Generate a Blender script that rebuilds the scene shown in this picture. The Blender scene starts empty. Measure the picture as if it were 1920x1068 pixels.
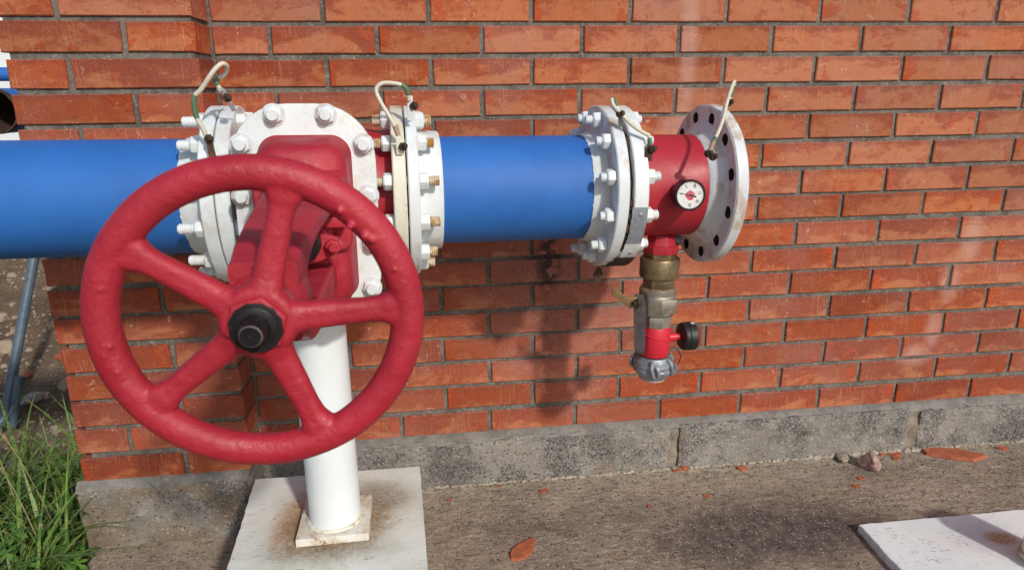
import bpy, bmesh, math, random
import numpy as np
from mathutils import Vector, Matrix
from math import sin, cos, pi, radians as R

random.seed(7)
rng = np.random.default_rng(7)
scn = bpy.context.scene
col = scn.collection

# ------------------------------------------------------------------ camera, sky, sun, exposure
cd = bpy.data.cameras.new('camera'); cam = bpy.data.objects.new('camera', cd); col.objects.link(cam)
cam.location = (-0.28227, -1.82234, -0.16757)
cam.rotation_euler = (1.2908221, 0.0110163, -0.1253241)
cd.sensor_width = 36.0; cd.lens = 36.0 * 1269.488 / 1920.0
cd.clip_start = 0.02; cd.clip_end = 500
scn.camera = cam
cd.dof.use_dof = True; cd.dof.focus_distance = 1.45; cd.dof.aperture_fstop = 9.0
W = bpy.data.worlds.new('World'); scn.world = W; W.use_nodes = True
wn = W.node_tree.nodes; wl = W.node_tree.links
SUN = Vector((0.40, -0.9165, 0.645)).normalized()
el = math.asin(SUN.z); az = math.atan2(SUN.x, SUN.y)
sky = wn.new('ShaderNodeTexSky'); sky.sky_type = 'NISHITA'; sky.sun_disc = False
sky.sun_elevation = el; sky.sun_rotation = az; sky.dust_density = 1.5
wl.new(sky.outputs[0], wn['Background'].inputs[0]); wn['Background'].inputs[1].default_value = 0.135
sl = bpy.data.lights.new('sun', 'SUN'); so = bpy.data.objects.new('sun', sl); col.objects.link(so)
sl.energy = 3.25; sl.angle = R(3.0); sl.color = (1.0, 0.94, 0.86)
so.rotation_euler = SUN.to_track_quat('Z', 'Y').to_euler(); so.location = (2, -6, 5)
scn.view_settings.view_transform = 'Standard'; scn.view_settings.look = 'None'
scn.view_settings.gamma = 1.0; scn.view_settings.exposure = -0.25
scn.view_settings.use_curve_mapping = False
scn.render.engine = 'CYCLES'
scn.render.resolution_x = 1024; scn.render.resolution_y = 569

# ------------------------------------------------------------------ material helpers
class NT:
    def __init__(s, name):
        s.m = bpy.data.materials.new(name); s.m.use_nodes = True
        s.n = s.m.node_tree.nodes; s.l = s.m.node_tree.links; s.b = s.n['Principled BSDF']
    def add(s, t, **k):
        x = s.n.new(t)
        for a, v in k.items(): setattr(x, a, v)
        return x
    def put(s, sock, v):
        if v is None: return
        if hasattr(v, 'is_output'): s.l.new(v, sock)
        else:
            if isinstance(v, (tuple, list)) and len(v) == 3 and sock.type == 'RGBA': v = (*v, 1)
            sock.default_value = v
    def noise(s, vec, scale, detail=4, rough=.55, dist=0):
        x = s.add('ShaderNodeTexNoise'); s.put(x.inputs['Vector'], vec)
        x.inputs['Scale'].default_value = scale; x.inputs['Detail'].default_value = detail
        x.inputs['Roughness'].default_value = rough; x.inputs['Distortion'].default_value = dist
        return x.outputs['Fac']
    def voro(s, vec, scale, out='Distance', feature='F1'):
        x = s.add('ShaderNodeTexVoronoi', feature=feature); s.put(x.inputs['Vector'], vec)
        x.inputs['Scale'].default_value = scale
        return x.outputs[out]
    def ramp(s, fac, a, b, lo=0., hi=1.):
        x = s.add('ShaderNodeMapRange', interpolation_type='SMOOTHSTEP'); s.put(x.inputs[0], fac)
        for i, v in zip((1, 2, 3, 4), (a, b, lo, hi)): x.inputs[i].default_value = v
        return x.outputs[0]
    def mix(s, f, a, b, mode='MIX'):
        x = s.add('ShaderNodeMix', data_type='RGBA', blend_type=mode)
        s.put(x.inputs[0], f); s.put(x.inputs[6], a); s.put(x.inputs[7], b)
        return x.outputs[2]
    def math(s, op, a, b=0., clamp=False):
        x = s.add('ShaderNodeMath', operation=op, use_clamp=clamp); s.put(x.inputs[0], a); s.put(x.inputs[1], b)
        return x.outputs[0]
    def mapping(s, vec, scale=(1, 1, 1), loc=(0, 0, 0), rot=(0, 0, 0)):
        x = s.add('ShaderNodeMapping'); s.put(x.inputs[0], vec)
        x.inputs['Scale'].default_value = scale; x.inputs['Location'].default_value = loc; x.inputs['Rotation'].default_value = rot
        return x.outputs[0]
    def obj(s): return s.add('ShaderNodeTexCoord').outputs['Object']
    def pos(s): return s.add('ShaderNodeNewGeometry').outputs['Position']
    def rand(s): return s.add('ShaderNodeObjectInfo').outputs['Random']
    def sep(s, v):
        x = s.add('ShaderNodeSeparateXYZ'); s.put(x.inputs[0], v); return x.outputs
    def bump(s, h, dist, strength=1., prev=None):
        x = s.add('ShaderNodeBump'); s.put(x.inputs['Height'], h); x.inputs['Distance'].default_value = dist
        x.inputs['Strength'].default_value = strength
        if prev is not None: s.l.new(prev, x.inputs['Normal'])
        return x.outputs[0]
    def fin(s, c=None, rough=None, normal=None, metal=None, spec=None):
        s.put(s.b.inputs['Base Color'], c); s.put(s.b.inputs['Roughness'], rough)
        if normal is not None: s.l.new(normal, s.b.inputs['Normal'])
        if metal is not None: s.put(s.b.inputs['Metallic'], metal)
        if spec is not None: s.b.inputs['Specular IOR Level'].default_value = spec
        return s.m
    def blob(s, x, z, rx, rz, soft=.4, axis=2, jit=.35, sc=25):
        """mask 0..1 of a stain at world x,z (or x,y when axis=1) with ragged edge"""
        p = s.sep(s.pos())
        dx = s.math('DIVIDE', s.math('SUBTRACT', p[0], x), rx); dz = s.math('DIVIDE', s.math('SUBTRACT', p[axis], z), rz)
        d = s.math('SQRT', s.math('ADD', s.math('MULTIPLY', dx, dx), s.math('MULTIPLY', dz, dz)))
        d = s.math('ADD', d, s.math('MULTIPLY', s.math('SUBTRACT', s.noise(s.pos(), sc, 5, .65), .5), jit * 4))
        return s.ramp(d, 1 - soft, 1 + soft, 1., 0.)

def brick_mat():
    t = NT('fired_brick'); o = t.obj(); rd = t.rand()
    off = t.add('ShaderNodeCombineXYZ'); t.put(off.inputs[0], t.math('MULTIPLY', rd, 37.)); t.put(off.inputs[1], t.math('MULTIPLY', rd, 91.)); t.put(off.inputs[2], t.math('MULTIPLY', rd, 53.))
    va = t.add('ShaderNodeVectorMath', operation='ADD'); t.l.new(o, va.inputs[0]); t.l.new(off.outputs[0], va.inputs[1]); v = va.outputs[0]
    base = t.mix(t.ramp(rd, 0, 1), (.36, .088, .038), (.28, .060, .028))
    lightc = (.44, .150, .068)
    p = t.sep(t.pos())
    upr = t.ramp(t.math('ADD', p[2], t.math('MULTIPLY', p[0], .3)), -.65, .35, -.10, .13)
    eg = t.sep(t.add('ShaderNodeTexCoord').outputs['Generated'])
    lf = t.math('ADD', t.math('ADD', t.noise(t.mapping(v, scale=(1, 1, 2.0)), 9, 8, .68, .3), upr), t.math('MULTIPLY', t.math('SUBTRACT', .55, eg[2]), .22))
    c = t.mix(t.ramp(lf, .44, .58), base, lightc)
    c = t.mix(t.ramp(t.noise(t.mapping(v, loc=(3, 1, 7), scale=(1, 1, 1.6)), 26, 8, .72), .53, .62, 0, .38), c, (.20, .050, .034))
    tope = t.math('MULTIPLY', t.ramp(t.math('ADD', eg[2], t.math('MULTIPLY', t.math('SUBTRACT', t.noise(v, 50, 5, .7), .5), .5)), .72, .95), .55)
    c = t.mix(tope, c, (.22, .05, .032))
    st = t.noise(t.mapping(v, scale=(300, 60, 14)), 1.0, 3, .6)
    stm = t.math('MULTIPLY', t.ramp(st, .50, .64), t.ramp(t.noise(t.mapping(v, loc=(8, 1, 1)), 12, 3), .45, .62))
    c = t.mix(t.math('MULTIPLY', stm, .42), c, (.52, .23, .13))
    endw = t.math('MULTIPLY', t.ramp(t.math('ABSOLUTE', t.math('SUBTRACT', eg[0], .5)), .28, .48), .11)
    fl = t.ramp(t.math('ADD', t.noise(t.mapping(v, loc=(9, 4, 2)), 18, 4, .6, .6), endw), .635, .655)
    c = t.mix(t.math('MULTIPLY', fl, .7), c, (.40, .070, .026))
    wf = t.ramp(t.noise(t.mapping(v, loc=(1, 14, 5)), 45, 8, .75, .8), .62, .66)
    c = t.mix(t.math('MULTIPLY', wf, .75), c, (.60, .38, .30))
    sp = t.ramp(t.voro(t.mapping(v, scale=(1, 1, 1.4)), 150), .10, .17, 1, 0)
    spm = t.math('MULTIPLY', sp, t.ramp(t.noise(v, 34, 4, .7), .48, .56))
    c = t.mix(t.math('MULTIPLY', spm, .85), c, (.66, .46, .36))
    dk = t.math('MULTIPLY', t.ramp(t.voro(t.mapping(v, loc=(5, 5, 5)), 190), .1, .18, 1, 0), t.ramp(t.noise(v, 18, 3), .52, .62))
    c = t.mix(t.math('MULTIPLY', dk, .6), c, (.10, .03, .02))
    # rim of lighter dust along the arrises
    e = t.sep(t.add('ShaderNodeTexCoord').outputs['Generated'])
    ez = t.math('ABSOLUTE', t.math('SUBTRACT', e[2], .5))
    rim = t.math('MULTIPLY', t.ramp(ez, .44, .5), t.ramp(t.noise(v, 60, 4, .7), .42, .6))
    c = t.mix(t.math('MULTIPLY', rim, .4), c, (.55, .25, .16))
    rr = t.ramp(t.math('FRACT', t.math('MULTIPLY', rd, 17.3)), 0, 1, .82, 1.08)
    hs = t.add('ShaderNodeHueSaturation'); t.put(hs.inputs['Value'], rr); t.put(hs.inputs['Saturation'], t.ramp(t.math('FRACT', t.math('MULTIPLY', rd, 7.7)), 0, 1, .97, 1.06)); t.put(hs.inputs['Color'], c); c = hs.outputs[0]
    # grey-violet bloom in broad world patches
    gb = t.math('MULTIPLY', t.ramp(t.noise(t.pos(), 4.5, 3, .5), .5, .68), t.ramp(t.noise(v, 420, 2, .6), .46, .6))
    c = t.mix(t.math('MULTIPLY', gb, .38), c, (.36, .24, .22))
    mottle = t.math('MULTIPLY', t.blob(.12, -.74, .30, .26, .5), t.ramp(t.noise(v, 500, 2, .6), .42, .6))
    c = t.mix(t.math('MULTIPLY', mottle, .42), c, (.40, .27, .25))
    # white lime streaks (own shapes)
    for (x, z, rx, rz) in ((.42, -.05, .022, .16), (.40, -.27, .05, .05), (1.35, -.62, .03, .07), (1.30, -.75, .03, .06), (1.27, -.90, .025, .06), (1.22, -.99, .05, .03), (.30, -.46, .03, .03)):
        c = t.mix(t.math('MULTIPLY', t.blob(x, z, rx, rz, .6, jit=.2), .38), c, (.58, .38, .32))
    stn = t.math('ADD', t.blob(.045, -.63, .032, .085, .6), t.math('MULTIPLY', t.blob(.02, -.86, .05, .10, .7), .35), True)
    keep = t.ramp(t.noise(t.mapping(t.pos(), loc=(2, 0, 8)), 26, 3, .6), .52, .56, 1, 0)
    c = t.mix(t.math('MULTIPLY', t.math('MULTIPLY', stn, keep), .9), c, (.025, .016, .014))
    n = t.bump(t.noise(v, 40, 8, .7), .004, .55)
    n = t.bump(t.noise(v, 300, 4, .7), .0012, .7, n)
    n = t.bump(stm, .0007, .6, n)
    n = t.bump(fl, .0012, .8, n)
    return t.fin(c, t.ramp(t.noise(v, 25), .3, .7, .58, .85), n, spec=.35)

def mortar_mat(name='mortar', c1=(.20, .182, .158), c2=(.115, .105, .093)):
    t = NT(name); o = t.pos()
    c = t.mix(t.ramp(t.noise(o, 14, 8, .72), .40, .60), c1, c2)
    c = t.mix(t.ramp(t.noise(o, 120, 6, .8), .52, .64, 0, .7), c, (.36, .335, .30))
    c = t.mix(t.ramp(t.voro(o, 330), .1, .18, .6, 0), c, (.05, .045, .04))
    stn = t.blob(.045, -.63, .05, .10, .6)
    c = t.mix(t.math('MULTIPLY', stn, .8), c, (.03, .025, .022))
    n = t.bump(t.noise(o, 55, 8, .75), .006, .8)
    n = t.bump(t.noise(o, 400, 4, .7), .0012, .9, n)
    return t.fin(c, .95, n, spec=.2)

def concrete_mat():
    t = NT('old_concrete'); o = t.pos()
    c = t.mix(t.ramp(t.noise(o, 5, 6, .65), .35, .65), (.38, .35, .305), (.26, .24, .21))
    c = t.mix(t.ramp(t.noise(t.mapping(o, scale=(1, 1, 2.5)), 30, 8, .8), .52, .66, 0, .6), c, (.55, .52, .47))
    pt = t.ramp(t.noise(t.mapping(o, loc=(4.2, 0, 3)), 5.0, 6, .7), .47, .58)
    grains = t.ramp(t.noise(t.mapping(o, scale=(1, 1, .75)), 210, 6, .85, .3), .47, .53)
    c = t.mix(t.math('MULTIPLY', t.math('MULTIPLY', pt, grains), .88), c, (.045, .05, .06))
    g2 = t.ramp(t.noise(t.mapping(o, loc=(0, 4, 1)), 150, 6, .85), .585, .62)
    c = t.mix(t.math('MULTIPLY', g2, .85), c, (.035, .035, .04))
    bp = t.math('MULTIPLY', t.ramp(t.sep(o)[0], -.76, -.80), t.ramp(t.noise(t.mapping(o, loc=(0, 3, 5)), 7, 5, .65), .42, .54))
    c = t.mix(t.math('MULTIPLY', bp, .6), c, (.27, .195, .125))
    v2 = t.voro(t.mapping(o, loc=(3, 3, 3)), 105, 'Color'); d2 = t.ramp(t.voro(t.mapping(o, loc=(3, 3, 3)), 105), .22, .32, 1, 0)
    c = t.mix(t.math('MULTIPLY', t.math('MULTIPLY', d2, t.ramp(t.sep(v2)[0], .66, .72)), .8), c, (.56, .53, .48))
    c = t.mix(t.math('MULTIPLY', t.math('MULTIPLY', d2, t.ramp(t.sep(v2)[1], .80, .85)), .9), c, (.03, .032, .038))
    rust = t.ramp(t.noise(t.mapping(o, loc=(0, 0, 9)), 11, 6, .7), .60, .70)
    c = t.mix(t.math('MULTIPLY', rust, .45), c, (.26, .15, .09))
    agg = t.voro(o, 75)
    c = t.mix(t.math('MULTIPLY', t.ramp(agg, .18, .26, 1, 0), t.ramp(t.noise(o, 14, 3), .55, .62)), c, (.36, .27, .22))
    n = t.bump(t.noise(o, 28, 9, .75), .016, .7)
    n = t.bump(t.noise(o, 160, 6, .8), .004, .9, n)
    n = t.bump(t.ramp(agg, .1, .4), .003, .5, n)
    return t.fin(c, .93, n, spec=.2)

def slab_mat():
    t = NT('dusty_concrete_slab'); o = t.pos()
    br = t.mapping(o, scale=(.34, 1, 1), rot=(0, 0, R(-14)))
    zone = t.ramp(t.noise(t.mapping(o, loc=(5, 5, 0)), 3.5, 4, .6), .40, .52, .3, 1)
    c = t.mix(t.ramp(t.noise(o, 3.2, 7, .65), .36, .64), (.44, .35, .262), (.29, .228, .172))
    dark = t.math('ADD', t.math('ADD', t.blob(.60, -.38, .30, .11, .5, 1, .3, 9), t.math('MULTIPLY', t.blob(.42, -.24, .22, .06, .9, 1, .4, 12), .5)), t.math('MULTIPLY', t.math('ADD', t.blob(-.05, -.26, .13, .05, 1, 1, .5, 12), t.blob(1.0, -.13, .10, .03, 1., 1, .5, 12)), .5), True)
    edge = t.ramp(t.sep(o)[1], -.16, -.03)
    c = t.mix(t.math('MULTIPLY', edge, .45), c, (.46, .38, .28))
    sw = t.noise(br, 70, 8, .8, .6)
    c = t.mix(t.math('MULTIPLY', t.math('MULTIPLY', t.ramp(sw, .53, .60), zone), .9), c, (.60, .52, .41))
    c = t.mix(t.math('MULTIPLY', t.ramp(t.noise(t.mapping(br, loc=(3, 3, 3)), 85, 6, .8), .53, .60), .8), c, (.085, .065, .052))
    gr = t.noise(o, 210, 5, .8)
    c = t.mix(t.math('MULTIPLY', t.ramp(gr, .53, .60), .75), c, (.58, .50, .40))
    c = t.mix(t.math('MULTIPLY', t.ramp(gr, .44, .36), .6), c, (.06, .05, .04))
    yl = t.math('MULTIPLY', t.ramp(t.noise(t.mapping(o, loc=(8, 2, 0)), 7, 5, .6), .56, .66), t.ramp(t.noise(o, 150, 3, .7), .5, .58))
    c = t.mix(t.math('MULTIPLY', yl, .5), c, (.34, .27, .10))
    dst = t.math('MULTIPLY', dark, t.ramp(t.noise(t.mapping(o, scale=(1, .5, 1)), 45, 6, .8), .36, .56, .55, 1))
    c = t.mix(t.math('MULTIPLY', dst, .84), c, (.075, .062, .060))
    vp = t.voro(t.mapping(o, scale=(1, .6, 1), rot=(0, 0, .4)), 62)
    pits = t.math('MULTIPLY', t.ramp(vp, .11, .16, 1, 0), t.ramp(t.noise(t.mapping(o, loc=(1, 7, 0)), 22, 3), .46, .52))
    c = t.mix(t.math('MULTIPLY', pits, .92), c, (.018, .016, .016))
    vg = t.voro(o, 130, 'Color'); vd = t.ramp(t.voro(o, 130), .2, .3, 1, 0)
    c = t.mix(t.math('MULTIPLY', t.math('MULTIPLY', vd, t.ramp(t.sep(vg)[0], .62, .70)), .8), c, (.68, .60, .50))
    c = t.mix(t.math('MULTIPLY', t.math('MULTIPLY', vd, t.ramp(t.sep(vg)[1], .68, .74)), .85), c, (.055, .045, .04))
    v2 = t.voro(t.mapping(o, loc=(3, 3, 3)), 75, 'Color'); d2 = t.ramp(t.voro(t.mapping(o, loc=(3, 3, 3)), 75), .16, .24, 1, 0)
    c = t.mix(t.math('MULTIPLY', t.math('MULTIPLY', d2, t.ramp(t.sep(v2)[0], .78, .84)), .8), c, (.60, .52, .42))
    c = t.mix(t.math('MULTIPLY', t.math('MULTIPLY', d2, t.ramp(t.sep(v2)[1], .84, .88)), .9), c, (.04, .035, .03))
    n = t.bump(t.noise(o, 10, 6, .7), .02, .5)
    n = t.bump(sw, .006, .9, n)
    n = t.bump(gr, .003, .9, n)
    n = t.bump(pits, -.004, .9, n)
    return t.fin(c, .92, n, spec=.25)

def paint(name, c1, c2=None, rough=.38, bump=.0015, sc=35, wear=None, wearamt=.0, rust=0., fine=.25, rv=1.):
    t = NT(name); o = t.pos()
    c = t.mix(t.ramp(t.noise(o, 7, 5, .6), .35, .68), c1, c2 or tuple(x * .88 for x in c1))
    if wear:
        w = t.ramp(t.noise(t.mapping(o, loc=(2, 5, 1)), 60, 8, .8, .5), .66, .72)
        c = t.mix(t.math('MULTIPLY', w, wearamt), c, wear)
    if rust:
        w = t.ramp(t.noise(t.mapping(o, loc=(1, 2, 8)), 13, 8, .72, .3), .60, .74)
        c = t.mix(t.math('MULTIPLY', w, rust), c, (.36, .20, .07))
        low = t.math('MULTIPLY', t.ramp(t.sep(o)[2], -.04, -.15), t.ramp(t.noise(t.mapping(o, loc=(4, 2, 8), scale=(1, 1, .6)), 17, 7, .7), .50, .64))
        c = t.mix(t.math('MULTIPLY', low, min(1, rust * 6)), c, (.40, .24, .09))
        w = t.ramp(t.noise(t.mapping(o, loc=(7, 2, 3)), 40, 7, .75), .68, .72)
        c = t.mix(t.math('MULTIPLY', w, rust), c, (.10, .055, .03))
    n = t.bump(t.noise(o, sc, 6, .6), bump, .7)
    n = t.bump(t.noise(o, 170, 4, .6), .0006, fine, n)
    return t.fin(c, t.ramp(t.noise(o, 18, 4), .3, .7, rough * (1 - .2 * rv), rough * (1 + .25 * rv)), n)

def simple(name, c, rough=.5, metal=0., bump=0., sc=80, c2=None):
    t = NT(name); o = t.pos()
    cc = t.mix(t.ramp(t.noise(o, sc * .6, 6, .7), .38, .66), c, c2 or tuple(x * .6 for x in c))
    n = t.bump(t.noise(o, sc, 6, .7), bump, .8) if bump else None
    return t.fin(cc, rough, n, metal)

M = {}
M['brick'] = brick_mat()
M['mortar'] = mortar_mat()
M['ledge'] = mortar_mat('smeared_mortar', (.27, .255, .23), (.18, .17, .155))
M['filling'] = mortar_mat('sandy_joint_filling', (.33, .28, .22), (.22, .18, .14))
M['crumb'] = mortar_mat('pale_mortar_crumbs', (.50, .45, .36), (.36, .31, .24))
M['concrete'] = concrete_mat()
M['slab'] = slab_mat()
M['red'] = paint('red_enamel_paint', (.45, .024, .044), (.34, .014, .028), .52, .003, 60, (.60, .11, .13), .35, fine=.9)
M['redpipe'] = paint('red_enamel_pipe', (.43, .020, .038), (.36, .014, .026), .46, .0015, 22, (.30, .12, .05), .4, fine=.4)
M['blue'] = paint('blue_pipe_paint', (.022, .150, .50), (.019, .128, .44), .62, .00006, 12, (.02, .07, .28), .6, fine=.22, rv=.1)
M['white'] = paint('white_enamel', (.75, .81, .82), (.69, .75, .76), .34, .002, 45, (.45, .36, .27), .3, .04, fine=.5)
M['whiterust'] = paint('white_enamel_weathered', (.70, .755, .78), (.60, .63, .66), .42, .002, 45, (.42, .33, .25), .3, .10, fine=.5)
M['postwhite'] = paint('clean_white_enamel', (.78, .83, .84), (.74, .79, .80), .36, .0008, 40, None, 0, 0, fine=.3)
M['cream'] = paint('yellowed_white_enamel', (.72, .71, .60), (.66, .63, .52), .42, .002, 60, (.35, .26, .15), .6, .25)
M['black'] = simple('black_greased_steel', (.022, .021, .024), .38, .3, .001, 60, (.012, .01, .012))
M['steelcap'] = simple('dark_steel_spindle', (.045, .044, .052), .32, .7, .0006, 90)
M['darkrust'] = simple('dark_rust', (.075, .038, .02), .85, 0, .004, 60, (.02, .013, .01))
M['rustbrown'] = simple('brown_rust', (.16, .07, .03), .85, 0, .004, 60, (.05, .03, .02))
M['galv'] = simple('galvanised_sheet', (.40, .44, .50), .5, .55, .0008, 160, (.30, .33, .38))
M['brass'] = simple('aged_brass', (.30, .23, .13), .42, .7, .001, 50, (.16, .12, .075))
M['nickel'] = simple('dull_nickel', (.52, .50, .43), .36, .8, .001, 60, (.35, .33, .28))
M['goldsteel'] = simple('yellowed_zinc', (.40, .27, .13), .45, .6, .0008, 40, (.25, .17, .09))
M['lever'] = simple('grey_lever_steel', (.20, .18, .18), .5, .4, .0008, 40, (.13, .115, .12))
M['alu'] = simple('cast_aluminium', (.36, .39, .43), .45, .55, .0015, 70, (.22, .24, .27))
M['redcap'] = paint('bright_red_paint', (.60, .018, .04), (.52, .014, .03), .4, .001, 40)
M['rubber'] = simple('black_rubber', (.018, .016, .018), .5, 0, .0006, 60)
M['glass_rim'] = simple('black_gauge_case', (.02, .016, .016), .35, .2, .0004, 60)
M['dial'] = simple('white_dial', (.74, .76, .74), .3, 0, 0, 30, (.68, .70, .68))
M['ink'] = simple('dark_print', (.04, .035, .04), .5)
M['redink'] = simple('red_print', (.52, .05, .09), .5, 0, 0, 60, (.6, .3, .32))
M['sleeve'] = simple('cream_tube', (.66, .62, .50), .45, 0, .0006, 60, (.56, .52, .42))
M['greensleeve'] = simple('green_tape', (.12, .20, .10), .5, 0, .0008, 70, (.05, .13, .07))
M['tansleeve'] = simple('tan_tube', (.36, .25, .17), .55, 0, .0008, 60, (.25, .17, .11))
M['shard'] = simple('broken_brick', (.44, .13, .055), .85, 0, .004, 90, (.33, .085, .04))
M['stone'] = simple('pink_granite', (.52, .33, .28), .85, 0, .005, 110, (.22, .14, .13))
M['pale_stone'] = simple('pale_rubble', (.42, .37, .31), .9, 0, .008, 60, (.25, .21, .17))
M['gravel'] = simple('gravel', (.24, .20, .16), .9, 0, .006, 30, (.10, .08, .06))
M['dirt'] = None
M['rod'] = simple('blue_grey_conduit', (.12, .17, .22), .45, .1, .001, 60, (.085, .12, .165))
M['whitewash'] = simple('whitewashed_wall', (.76, .82, .84), .8, 0, .002, 20, (.72, .78, .80))

t = NT('rubble_earth'); o = t.pos()
c = t.mix(t.ramp(t.noise(o, 3, 8, .7), .38, .62), (.33, .235, .16), (.20, .135, .088))
c = t.mix(t.math('MULTIPLY', t.ramp(t.noise(o, 38, 6, .75), .56, .64), .7), c, (.46, .39, .31))
c = t.mix(t.ramp(t.noise(o, 90, 4, .8), .58, .64, 0, .7), c, (.08, .055, .04))
n = t.bump(t.noise(o, 9, 9, .75), .08, .9); n = t.bump(t.noise(o, 70, 6, .75), .012, .9, n)
M['dirt'] = t.fin(c, .95, n, spec=.15)

t = NT('grass_blades'); o = t.pos(); rnd = t.noise(t.mapping(o, scale=(1, 1, .15)), 55, 2, .5)
c = t.mix(t.ramp(rnd, .4, .62), (.06, .155, .022), (.17, .25, .045))
c = t.mix(t.ramp(t.noise(t.mapping(o, scale=(1, 1, .2), loc=(3, 0, 0)), 80, 2), .60, .66), c, (.30, .24, .11))
M['grass'] = t.fin(c, .5, None, spec=.4); M['grass'].node_tree.nodes['Principled BSDF'].inputs['Transmission Weight'].default_value = 0
t = NT('weed_leaves'); o = t.pos()
c = t.mix(t.ramp(t.noise(o, 40, 3), .4, .62), (.055, .15, .022), (.12, .25, .04))
M['leaf'] = t.fin(c, .5, t.bump(t.noise(o, 120, 3), .003, .6))
M['straw'] = simple('dry_grass_stalk', (.36, .29, .15), .7, 0, 0, 60, (.22, .22, .08))

# pad paint: white enamel with dirt ring, scratches, rust
def pad_mat(name, rings, scr=.85, ca=(.82, .87, .87), cb=(.75, .80, .80)):
    t = NT(name); o = t.pos()
    c = t.mix(t.ramp(t.noise(o, 6, 5, .6), .35, .68), ca, cb)
    for (x, y, rx, ry, amt, cc, soft) in rings:
        b = t.blob(x, y, rx, ry, soft, 1, .22, 22)
        g = t.ramp(t.noise(o, 120, 6, .8), .38, .58, .55, 1)
        c = t.mix(t.math('MULTIPLY', t.math('MULTIPLY', b, g), amt), c, cc)
    sc = t.ramp(t.noise(t.mapping(o, scale=(45, 150, 1), rot=(0, 0, .5)), 1., 5, .75, 1.), .60, .635)
    sc = t.math('MULTIPLY', sc, t.ramp(t.noise(o, 9, 3), .46, .58))
    c = t.mix(t.math('MULTIPLY', sc, scr), c, (.07, .06, .06))
    sp = t.math('MULTIPLY', t.ramp(t.voro(o, 90), .06, .11, 1, 0), t.ramp(t.noise(o, 25, 3), .5, .58))
    c = t.mix(t.math('MULTIPLY', sp, .8), c, (.06, .05, .05))
    n = t.bump(t.noise(o, 30, 5, .6), .003, .6); n = t.bump(sc, -.001, .8, n)
    return t.fin(c, t.ramp(t.noise(o, 12), .35, .65, .4, .6), n)
M['pad1'] = pad_mat('pad_paint_stained', ((-.53, -.43, .160, .150, .45, (.52, .42, .28), .5), (-.615, -.44, .045, .105, .8, (.46, .24, .10), .5), (-.522, -.452, .108, .102, .95, (.24, .14, .06), .30), (-.435, -.36, .07, .06, .75, (.17, .12, .07), .8), (-.53, -.545, .12, .035, .65, (.17, .13, .08), .8)), .45, (.80, .84, .78), (.68, .70, .62))
M['pad2'] = pad_mat('pad_paint_scratched', ((1.135, -.500, .040, .026, 1., (.42, .24, .05), .5), (1.08, -.50, .10, .05, .25, (.35, .33, .3), .8)))
t = NT('base_plate_paint'); o = t.pos()
c = t.mix(t.ramp(t.noise(o, 14, 6, .7), .38, .62), (.76, .74, .68), (.56, .44, .28))
c = t.mix(t.ramp(t.noise(t.mapping(o, loc=(3, 3, 1)), 22, 7, .75), .56, .66), c, (.30, .17, .06))
M['baseplate'] = t.fin(c, .5, t.bump(t.noise(o, 60, 6, .7), .003, .8))
t = NT('rusted_bolt_thread'); o = t.pos()
c = t.mix(t.ramp(t.noise(o, 60, 5, .7), .42, .6), (.62, .55, .42), (.40, .20, .04))
M['thread'] = t.fin(c, .6, t.bump(t.noise(o, 200, 4, .7), .001, .7))

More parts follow.
